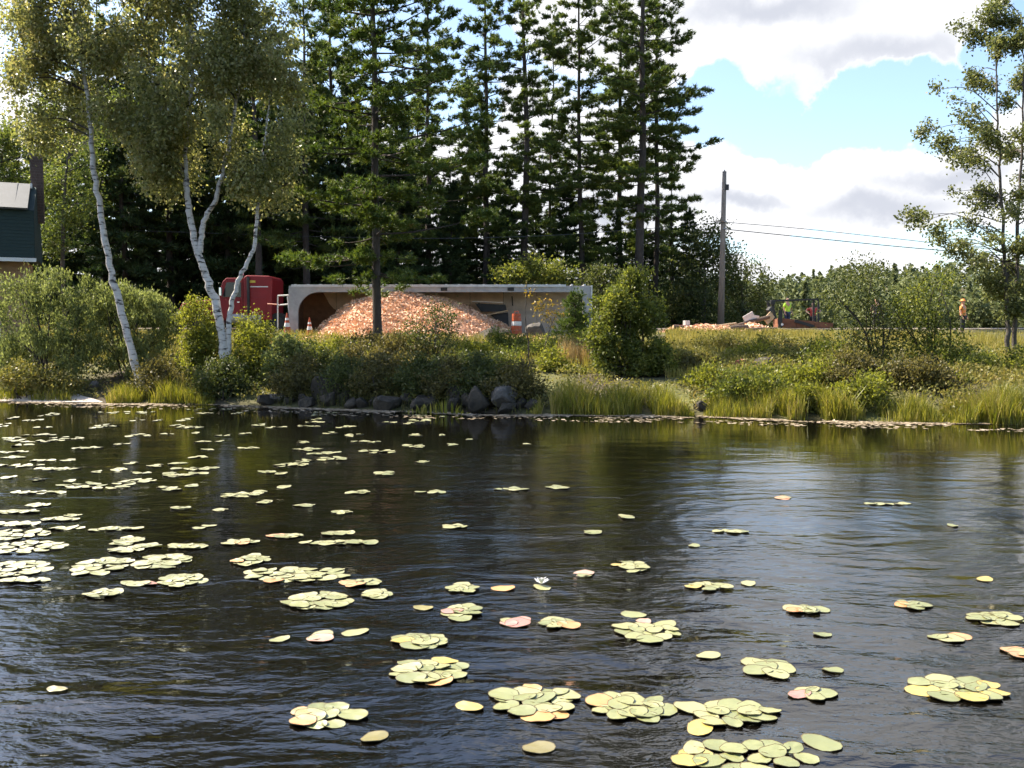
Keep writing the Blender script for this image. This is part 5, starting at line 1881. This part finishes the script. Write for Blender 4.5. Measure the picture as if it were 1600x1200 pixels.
def undergrowth():
    rng = np.random.default_rng(11)
    x, y = scatter_bank(rng, 62000, -80, 1680, 0.3, 16.5, 1.1)
    keep = vnoise(x * 0.9, y * 0.9, 21) > 0.22
    x, y = x[keep], y[keep]
    n = len(x)
    # mounded weeds
    hmax = 0.10 + 0.42 * vnoise(x * 0.55, y * 0.45, 22) ** 1.3
    z = gh(x, y) + hmax * rng.random(n) ** 0.6
    C = np.stack([x, y, z], 1)
    D = rng.normal(size=(n, 3)) * 0.7 + [0, 0, 0.6]
    V, Fc = leaf_quads(rng, C, D, 0.12, 0.05)
    o = fast_obj('undergrowth', V, Fc, M['weeds'])
    tag(o, 'mixed weeds and low leafy plants covering the bank', 'weeds', kind='stuff')


undergrowth()


def blades(name, label, x, y, h, wd, m, seed, lean=0.35, z0=None, cat='grass'):
    rng = np.random.default_rng(seed)
    n = len(x)
    z = gh(x, y) if z0 is None else np.maximum(gh(x, y), z0)
    h = h * rng.uniform(0.35, 1.3, n)
    a = rng.uniform(0, 6.283, n)
    sd = np.stack([np.cos(a), np.sin(a), a * 0], 1)
    b = rng.uniform(0, 6.283, n)
    ln = np.stack([np.cos(b), np.sin(b), b * 0], 1) * (h * lean * rng.random(n))[:, None]
    B = np.stack([x, y, z - 0.02], 1)
    up = np.stack([x * 0, x * 0, h], 1)
    w = (wd * rng.uniform(0.7, 1.3, n))[:, None]
    v0, v1 = B - sd * w / 2, B + sd * w / 2
    mdp = B + up * 0.6 + ln * 0.35
    v2, v3 = mdp + sd * w * 0.4, mdp - sd * w * 0.4
    v4 = B + up + ln
    V = np.stack([v0, v1, v2, v3, v4], 1).reshape(-1, 3)
    i = np.arange(n)[:, None] * 5
    Fc = np.vstack([i + [0, 1, 2], i + [0, 2, 3], i + [3, 2, 4]])
    o = fast_obj(name, V, Fc, M[m])
    tag(o, label, cat, kind='stuff')
    return o


rg = np.random.default_rng(12)
x, y = scatter_bank(rg, 30000, 1040, 1420, 3.0, 24, 0.9)
ok = y < 46.5
blades('meadow_grass', 'sunlit yellow-green grass on the slope below the pole', x[ok], y[ok], 0.34, 0.022, 'grass', 13)
x, y = scatter_bank(rg, 26000, -60, 1040, 5.0, 15, 1.0)
blades('rough_grass', 'rough grass growing between the bushes of the bank', x, y, 0.42, 0.02, 'grass', 14)
x, y = scatter_bank(rg, 9000, 1400, 1700, 3.0, 22, 1.0)
blades('verge_grass', 'grass behind the alders at the right', x, y, 0.4, 0.022, 'grass', 15)
x, y = scatter_bank(rg, 2600, 872, 925, 6.0, 9.5, 1.0)
blades('dry_grass', 'patch of dry straw-coloured grass before the young pine', x, y, 0.75, 0.018, 'dry_grass', 16)
x, y = rg.uniform(5, 34, 7000), rg.uniform(44, 49.6, 7000)
ok = ~((x > -12) & (x < 5) & (y > 43))
blades('roadside_grass', 'thin grass along the roadside', x[ok], y[ok], 0.16, 0.02, 'grass', 17)


def reeds(name, label, px0, px1, n, h, s0, s1, m='reed', seed=0, wd=0.02):
    rng = np.random.default_rng(seed)
    x, y = scatter_bank(rng, n, px0, px1, s0, s1, 1.0)
    dens = vnoise(x * 2.2, y * 1.5, seed)
    k = dens > 0.25
    x, y = x[k], y[k]
    hh = h * (0.45 + 0.9 * vnoise(x * 1.3, y * 1.0, seed + 3)) * np.clip(np.minimum((x - x.min()) / 0.6, (x.max() - x) / 0.6), 0.15, 1)
    blades(name, label, x, y, hh, wd, m, seed, 0.55, -0.03, 'reeds')


reeds('reed_bed', 'long bright reed bed in front of the round bush', 822, 1086, 5200, 0.66, -0.25, 0.9, seed=81)
reeds('reed_bed', 'bright reed bed below the grassy slope', 1100, 1345, 5200, 0.62, -0.25, 0.9, seed=82)
reeds('reed_bed', 'reed bed at the right edge below the tall tree', 1470, 1660, 4200, 0.68, -0.35, 0.9, seed=83)
reeds('reed_bed', 'low reed bed left of the birch clump at the water', 165, 335, 3400, 0.6, -0.3, 0.6, seed=84)
reeds('reed_bed', 'short reeds at the shore below the house', -60, 120, 2200, 0.45, -0.05, 0.8, seed=85)
reeds('reed_bed', 'few pale broad shoots standing in the water below the chip pile', 618, 735, 70, 0.42, -0.7, -0.35, seed=86, wd=0.045)
reeds('reed_bed', 'thin reeds between the dark bush and the bright reed bed', 1340, 1475, 1200, 0.6, -0.3, 0.5, seed=87)


reeds('bank_sedge', 'sparse dull sedge hanging over the dark waterline stones', 420, 830, 1100, 0.5, 0.0, 1.0, seed=88, m='rough_sedge')


def scum():
    rng = np.random.default_rng(19)
    px = rng.uniform(-80, 1700, 15000)
    edge = rng.normal(size=15000)
    s = -0.42 - 0.16 * np.sin(px * 0.011) + edge * (0.11 + 0.12 * vnoise(px * 0.02, px * 0, 3))
    far = rng.random(15000) < 0.10
    s = np.where(far, -0.4 - rng.random(15000) * 1.6, s)
    x = (px - 800) / F * 26
    for _ in range(3):
        y = shore_y(x) + s
        x = (px - 800) / F * y
    k = vnoise(x * 1.1, s * 2.0, 6) > 0.30
    x, y = x[k], y[k]
    n = len(x)
    C = np.stack([x, y, 0.006 + 0.012 * rng.random(n)], 1)
    D = rng.normal(size=(n, 3)) * [1, 1, 0.03]
    D = unit(D)
    S = np.stack([-D[:, 1], D[:, 0], rng.normal(size=n) * 0.10], 1)
    l = rng.uniform(0.03, 0.10, n)[:, None]
    w = rng.uniform(0.02, 0.06, n)[:, None]
    V = np.stack([C - D * l, C + S * w, C + D * l, C - S * w], 1).reshape(-1, 3)
    o = fast_obj('floating_debris', V, np.arange(4 * n).reshape(-1, 4), M['scum'])
    tag(o, 'pale band of floating plant debris along the shoreline', 'debris', kind='stuff')


scum()


def sand():
    xs = np.linspace(pt(-120, 600, 29)[0], pt(172, 600, 28.5)[0], 50)
    V = []
    for i, q in enumerate(xs):
        e = min(1, (len(xs) - 1 - i) / 12)
        ys = float(shore_y(q))
        for s, dz in ((-0.45 * e, 0.012), (0.0, 0.03), (0.75 * e, 0.03)):
            V.append((q, ys + s, max(float(gh(q, ys + s)), 0.0) + dz))
    Fc = [(i * 3 + j, (i + 1) * 3 + j, (i + 1) * 3 + j + 1, i * 3 + j + 1) for i in range(len(xs) - 1) for j in range(2)]
    o = fast_obj('sand', V, Fc, M['sand'], smooth=True)
    tag(o, kind='structure')


sand()

# ------------------------------------------------------------------ lily pads
PADS = []
for v in range(6):
    rng = np.random.default_rng(500 + v)
    nseg = 16
    asp = (0.72, 0.8, 0.66, 0.75, 0.85, 0.7)[v]
    ang = np.arange(nseg) * 2 * math.pi / nseg
    rr = 1 + 0.035 * np.sin(ang * 2 + v) + 0.02 * rng.normal(size=nseg)
    ring = np.stack([rr * np.cos(ang), asp * rr * np.sin(ang)], 1)
    V = [(0, 0, 0.010)]
    V += [(p[0] * 0.55, p[1] * 0.55, 0.004 + 0.02 * math.sin(a * 3 + v)) for p, a in zip(ring, ang)]
    V += [(p[0] * 0.95, p[1] * 0.95, 0.014 + 0.026 * math.sin(a * 2 + v * 1.3) + 0.012 * math.sin(a * 5 + v)) for p, a in zip(ring, ang)]
    top = V[1 + nseg:1 + 2 * nseg]
    V += top
    V += [(p[0], p[1], q[2] + 0.012) for p, q in zip(ring, top)]
    V += [(p[0] * 0.97, p[1] * 0.97, q[2] - 0.025) for p, q in zip(ring, top)]
    Fc = [(0, 1 + i, 1 + (i + 1) % nseg) for i in range(nseg)]
    for b in (1, 1 + 2 * nseg, 1 + 3 * nseg):
        Fc += [(b + i, b + nseg + i, b + nseg + (i + 1) % nseg, b + (i + 1) % nseg) for i in range(nseg)]
    me = bpy.data.meshes.new('lily_pad')
    me.from_pydata(V, [], Fc)
    me.materials.append(M['pad'])
    me.materials.append(M['pad_rim'])
    for i, p in enumerate(me.polygons):
        p.use_smooth = True
        p.material_index = 1 if i >= 2 * nseg else 0
    PADS.append(me)
PADMESH = {}


def pad_mesh(v, kind):
    key = (v, kind)
    if key not in PADMESH:
        me = PADS[v].copy()
        me.materials[0] = M[kind]
        PADMESH[key] = me
    return PADMESH[key]


rl = np.random.default_rng(600)


def raft(label, px, py, w, h, n, tints='', group='lily pad rafts', r=(0.066, 0.108), kind='pad', name='lily_pad_raft'):
    """pads packed in an ellipse on the water; tints = letters for odd pads: o orange, y yellow, p pink, with side l r b t"""
    c = onz(px, py)
    dist = c[1]
    k = F / math.hypot(dist, CAMZ)
    rx = w / 2 / k
    y0, y1 = onz(px, py + h / 2)[1], onz(px, py - h / 2)[1]
    ry = max((y1 - y0) / 2, 0.05)
    root = empty(name, (c[0], c[1], 0))
    tag(root, label, 'lily pads', group)
    pts = []
    sep = 0.165
    tries = 0
    ex, ey = max(rx - 0.08, 0.02), max(ry - 0.06, 0.02)
    while len(pts) < n and tries < 1200:
        tries += 1
        a = rl.uniform(0, 6.283)
        q = math.sqrt(rl.random())
        p = np.array([ex * q * math.cos(a), ey * q * math.sin(a)])
        s_ = sep * (1 - 0.6 * tries / 1200)
        if all(np.hypot((p - o)[0], (p - o)[1] * 1.3) > s_ for o in pts):
            pts.append(p)
    kinds = [kind] * len(pts)
    P = np.array(pts)
    for t in [tints[i:i + 2] for i in range(0, len(tints), 2)]:
        key = {'l': P[:, 0], 'r': -P[:, 0], 'b': P[:, 1], 't': -P[:, 1]}[t[1]]
        for j in np.argsort(key):
            if kinds[j] == kind:
                kinds[j] = {'o': 'pad_orange', 'y': 'pad_yellow', 'p': 'pad_pink', 's': 'pad_sunk'}[t[0]]
                break
    sizes = rl.uniform(*r, len(pts))
    order = np.argsort(-P[:, 1])
    for i, j in enumerate(order):
        o = bpy.data.objects.new('lily_pad', pad_mesh(int(rl.integers(6)), kinds[j]))
        link(o, root)
        o.location = (P[j][0], P[j][1], 0.006 + 0.0016 * (i % 7))
        s_ = float(sizes[j])
        o.scale = (s_, s_, 0.16)
        o.rotation_euler = (R(rl.normal() * 2.4), R(rl.normal() * 2.4), float(rl.normal() * 0.5 + (3.14 if rl.random() < 0.5 else 0)))
    return root


NEAR = [
    ('pad raft with two orange leaves at its left end, nearest the lower left corner', 510, 1120, 125, 44, 9, 'olol'),
    ('large pad raft with a orange leaf on its lower right rim, below the picture centre', 672, 1049, 125, 46, 15, 'obyt'),
    ('dense pad raft with orange leaves along its front, left of its equal neighbour', 836, 1098, 145, 60, 16, 'obobot'),
    ('dense pad raft with a golden leaf at its front left', 985, 1106, 140, 50, 15, 'ol'),
    ('wide raft of flat green pads with no odd leaf, above the nearest raft', 1142, 1116, 165, 48, 13, ''),
    ('nearest pad raft at the bottom edge, two yellow leaves on its left', 1165, 1184, 225, 62, 17, 'ylyl'),
    ('round pad raft standing upright of the dense front rafts', 1012, 986, 108, 40, 13, 'pt'),
    ('row of three pads just above the round raft', 988, 962, 52, 10, 3, ''),
    ('raft of seven green pads right of centre on the grey water', 1202, 1045, 88, 32, 7, ''),
    ('small raft of five pads with a pink leaf stub beside', 1268, 1086, 75, 26, 6, 'pl'),
    ('pair of green pads between two small rafts at right', 1306, 1048, 40, 12, 2, ''),
    ('long yellowing pad raft near the lower right corner', 1496, 1078, 160, 44, 14, 'yryrybyl'),
    ('pad raft cut by the right edge of the picture, green', 1562, 968, 100, 24, 10, ''),
    ('three pads and an orange leaf below the green raft at the right edge', 1482, 997, 68, 14, 4, 'or'),
    ('compact raft of seven pads with an orange leaf at its left', 1425, 946, 58, 20, 8, 'ol'),
    ('thin flat raft of five pads beneath the grey sheen', 1258, 954, 72, 16, 6, 'ol'),
    ('orange leaves with a green pad at the right edge', 1590, 1020, 40, 22, 4, 'olob'),
    ('raft of ten pads with a golden leaf at its top, above the large centre raft', 656, 1003, 88, 28, 11, 'yl'),
    ('raft of six pads with tan leaves at its right', 872, 977, 66, 18, 7, 'or'),
    ('row of three pink-tinged pads with one green', 802, 972, 56, 16, 5, 'prplpb'),
    ('raft of eight pads with pink rims', 722, 957, 66, 26, 9, 'pl'),
    ('raft of six pads in the middle of the pond', 721, 921, 52, 18, 7, ''),
    ('big pale raft of sixteen pads with trailing tips', 497, 940, 112, 30, 17, ''),
    ('raft of five pads just right of the big pale raft', 590, 930, 52, 16, 6, ''),
    ('raft with an orange left end above the big pale raft', 563, 912, 66, 14, 7, 'olob'),
    ('longest pale raft of tightly packed pads in the left half', 462, 899, 180, 26, 26, 'ob'),
    ('compact pale raft left of the longest raft', 284, 908, 78, 24, 13, ''),
    ('two trailing pads and pink leaf left of the compact pale raft', 225, 912, 70, 9, 4, 'pr'),
    ('small bright pale raft below two bright rafts at left', 163, 928, 66, 18, 9, ''),
    ('left one of two bright rafts that touch end to end', 160, 885, 98, 30, 17, ''),
    ('right one of two bright rafts that touch end to end', 256, 878, 94, 26, 17, ''),
    ('round raft with an orange leaf on its left rim', 392, 876, 66, 20, 10, 'ol'),
    ('flat raft just above the right bright raft', 200, 860, 62, 12, 7, ''),
    ('round bright raft at left with a trailing tail', 198, 846, 56, 16, 9, ''),
    ('tail of narrow pads beyond the round bright raft', 232, 854, 44, 8, 4, ''),
    ('large glaring raft cut by the left edge, lower', 20, 890, 125, 28, 20, ''),
    ('glaring raft at the left edge, middle of three', 40, 856, 130, 22, 20, ''),
    ('glaring raft at the left edge, upper of three', 20, 836, 120, 18, 16, ''),
    ('narrow glaring raft under the lower one at the left edge', 35, 908, 90, 10, 8, ''),
    ('row of pads right of the round bright raft', 292, 855, 68, 10, 7, ''),
    ('row of pads with an orange leaf above the round raft', 376, 848, 66, 10, 7, 'ob'),
    ('line of pads with an orange left tip', 450, 838, 62, 8, 6, 'ol'),
    ('long line of pads in the mid left', 528, 849, 125, 8, 10, ''),
    ('bright line of pads above the long line', 530, 834, 62, 8, 6, ''),
    ('flat raft of three pads alone near the middle distance', 535, 800, 42, 8, 4, ''),
    ('raft of nine pads near the edge of the sky sheen', 984, 885, 64, 22, 9, 'yl'),
    ('sparse pads awash on the sky sheen', 1108, 918, 88, 16, 7, 'yl'),
    ('few pads right of the awash ones on the sky sheen', 1165, 912, 40, 10, 3, ''),
    ('raft of four pads with a white flower', 846, 918, 46, 10, 4, ''),
    ('two pads lying flat in the darker ripples', 1085, 853, 30, 7, 2, ''),
    ('three pads in the left part of the ripples', 978, 808, 36, 7, 3, ''),
    ('small raft of three pads left of the ripples', 926, 832, 30, 7, 3, ''),
    ('raft of four pads in open dark water', 711, 823, 42, 8, 4, ''),
    ('raft of four far pads in the calm middle', 800, 765, 62, 6, 5, ''),
    ('raft of three far pads right of the calm middle', 872, 762, 42, 8, 5, ''),
    ('small far raft left of the calm middle', 672, 769, 50, 6, 4, ''),
    ('single pads pair at the upper left of open dark water', 438, 1001, 40, 8, 2, ''),
    ('two pink-rimmed pads touching in open dark water', 502, 996, 38, 14, 2, 'pb'),
    ('pale single pad alone right of the pink-rimmed pair', 553, 990, 22, 9, 1, ''),
    ('single dull yellow pad left of the dense front raft', 731, 1104, 36, 12, 1, 'yl'),
    ('single yellow leaf between the two wide front rafts', 1092, 1140, 42, 14, 1, 'yl'),
    ('faint pads under the ripples, right of the far calm', 1140, 831, 60, 6, 4, ''),
    ('single orange leaf left of the flower raft', 786, 920, 12, 6, 1, 'ol'),
    ('pair of pinkish leaves at the edge of the sky sheen', 912, 898, 36, 10, 2, 'pl'),
    ('small raft of three pads below the nearest right rafts', 1282, 1164, 48, 12, 4, ''),
    ('pale torn pads right of the round raft', 1106, 1024, 34, 10, 3, ''),
    ('two faint pads on the grey sheen', 1288, 992, 34, 8, 2, ''),
    ('lone far pad on the right ripples', 1540, 906, 30, 6, 2, 'yl'),
    ('lone pad far right on the ripples', 1486, 821, 26, 5, 1, ''),
    ('thin streak of far pads at right', 1390, 788, 90, 5, 5, ''),
    ('tiny orange raft in the far ripples', 1222, 778, 26, 5, 2, 'ol'),
    ('sunken yellow leaf near the lower left corner', 85, 1079, 44, 14, 2, 'sbsl'),
    ('sunken olive leaf below the orange-ended near raft', 590, 1153, 28, 14, 1, 'sl'),
    ('sunken green leaves under the dense front rafts', 846, 1168, 28, 18, 2, 'sbsl'),
    ('sunken brownish pad left of the pink-rimmed raft', 661, 951, 26, 10, 1, 'sl'),
]
for row in NEAR:
    raft(*row)

# a white flower in the small raft
fl = empty('water_lily_flower', (*onz(846, 916)[:2], 0.02))
tag(fl, 'white water lily flower open above a small pad raft in mid pond', 'flower')
for q in range(12):
    a = q * 0.5236 + (0.26 if q > 5 else 0)
    tilt = 0.5 if q <= 5 else 1.0
    d = Vector((math.cos(a) * math.cos(tilt), math.sin(a) * math.cos(tilt), math.sin(tilt)))
    s_ = Vector((-math.sin(a), math.cos(a), 0)) * 0.018
    n_ = d.cross(s_).normalized() * 0.004
    MB(True).add([(0, 0, 0), tuple(d * 0.04 + s_), tuple(d * 0.08), tuple(d * 0.04 - s_), tuple(n_), tuple(d * 0.04 + s_ * .9 + n_), tuple(d * 0.078 + n_), tuple(d * 0.04 - s_ * .9 + n_)],
                 [(0, 1, 2, 3), (7, 6, 5, 4), (0, 4, 5, 1), (1, 5, 6, 2), (2, 6, 7, 3), (3, 7, 4, 0)]).build('petal', M['flower'], fl)

# far rafts, small in the view
FARG = 'small far lily pad rafts in the left half'
FARL = 'small thin raft of pale lily pads in the far left water'
MAIN = [(150, 760, 145, 12, 14), (215, 752, 60, 8, 8), (60, 770, 90, 6, 8), (185, 734, 30, 5, 3), (245, 728, 28, 5, 3), (305, 733, 75, 6, 7), (310, 740, 30, 4, 3),
        (265, 741, 26, 6, 3), (375, 774, 65, 8, 8), (403, 770, 30, 6, 4), (358, 776, 30, 5, 3), (560, 770, 40, 7, 5), (265, 766, 32, 6, 3), (415, 785, 28, 6, 3),
        (280, 794, 38, 5, 3), (345, 797, 32, 5, 3), (602, 740, 36, 7, 5), (455, 727, 55, 8, 8), (475, 721, 28, 7, 5), (420, 738, 30, 5, 3), (440, 740, 24, 5, 3),
        (520, 717, 60, 6, 8), (590, 706, 70, 6, 9), (330, 690, 60, 4, 5), (240, 680, 70, 6, 6), (50, 690, 90, 5, 7), (30, 728, 90, 5, 8), (95, 733, 60, 4, 5), (140, 700, 60, 4, 5),
        (170, 665, 60, 5, 6), (60, 680, 60, 4, 5), (110, 685, 70, 5, 6), (200, 645, 140, 4, 12), (330, 640, 80, 4, 7), (20, 707, 50, 5, 5), (480, 702, 50, 5, 5), (390, 700, 36, 4, 4),
        (300, 668, 40, 4, 4), (430, 668, 40, 4, 4), (490, 660, 50, 4, 5), (645, 697, 40, 5, 5), (690, 680, 20, 4, 2), (735, 687, 16, 3, 1), (825, 694, 12, 3, 1), (650, 680, 24, 4, 3),
        (560, 690, 36, 4, 4), (25, 800, 80, 6, 8), (20, 820, 90, 7, 10), (90, 812, 70, 6, 7), (115, 806, 30, 5, 3), (105, 826, 60, 6, 6), (190, 827, 70, 6, 7), (150, 829, 30, 5, 3), (60, 790, 40, 5, 4), (480, 790, 40, 5, 3), (330, 822, 12, 5, 1), (310, 826, 18, 5, 2)]
for q in range(78):
    px = float(rl.uniform(0, 700) ** 1.0)
    py = float(645 + 120 * rl.random() ** 1.5)
    if px > 450 and py > 725:
        px *= 0.5
    MAIN.append((px, py, float(rl.uniform(14, 46)), 4.0, int(rl.integers(2, 5))))
for a, b, w, h, n in MAIN:
    reg = 'nearest the shore' if b < 665 else 'second from the shore' if b < 690 else 'in the upper left water' if b < 725 else 'in the middle left water' if b < 765 else 'above the glaring rafts'
    col_ = 'by the left edge' if a < 110 else 'below the leaning birch' if a < 260 else 'below the birch clump' if a < 430 else 'below the trailer'
    sz_ = ('tiny' if n < 3 else 'small' if n < 6 else 'wide')
    raft(sz_ + ' pale pad raft ' + reg + ' ' + col_, a, b, w, h, n, '', FARG, (0.075, 0.11))
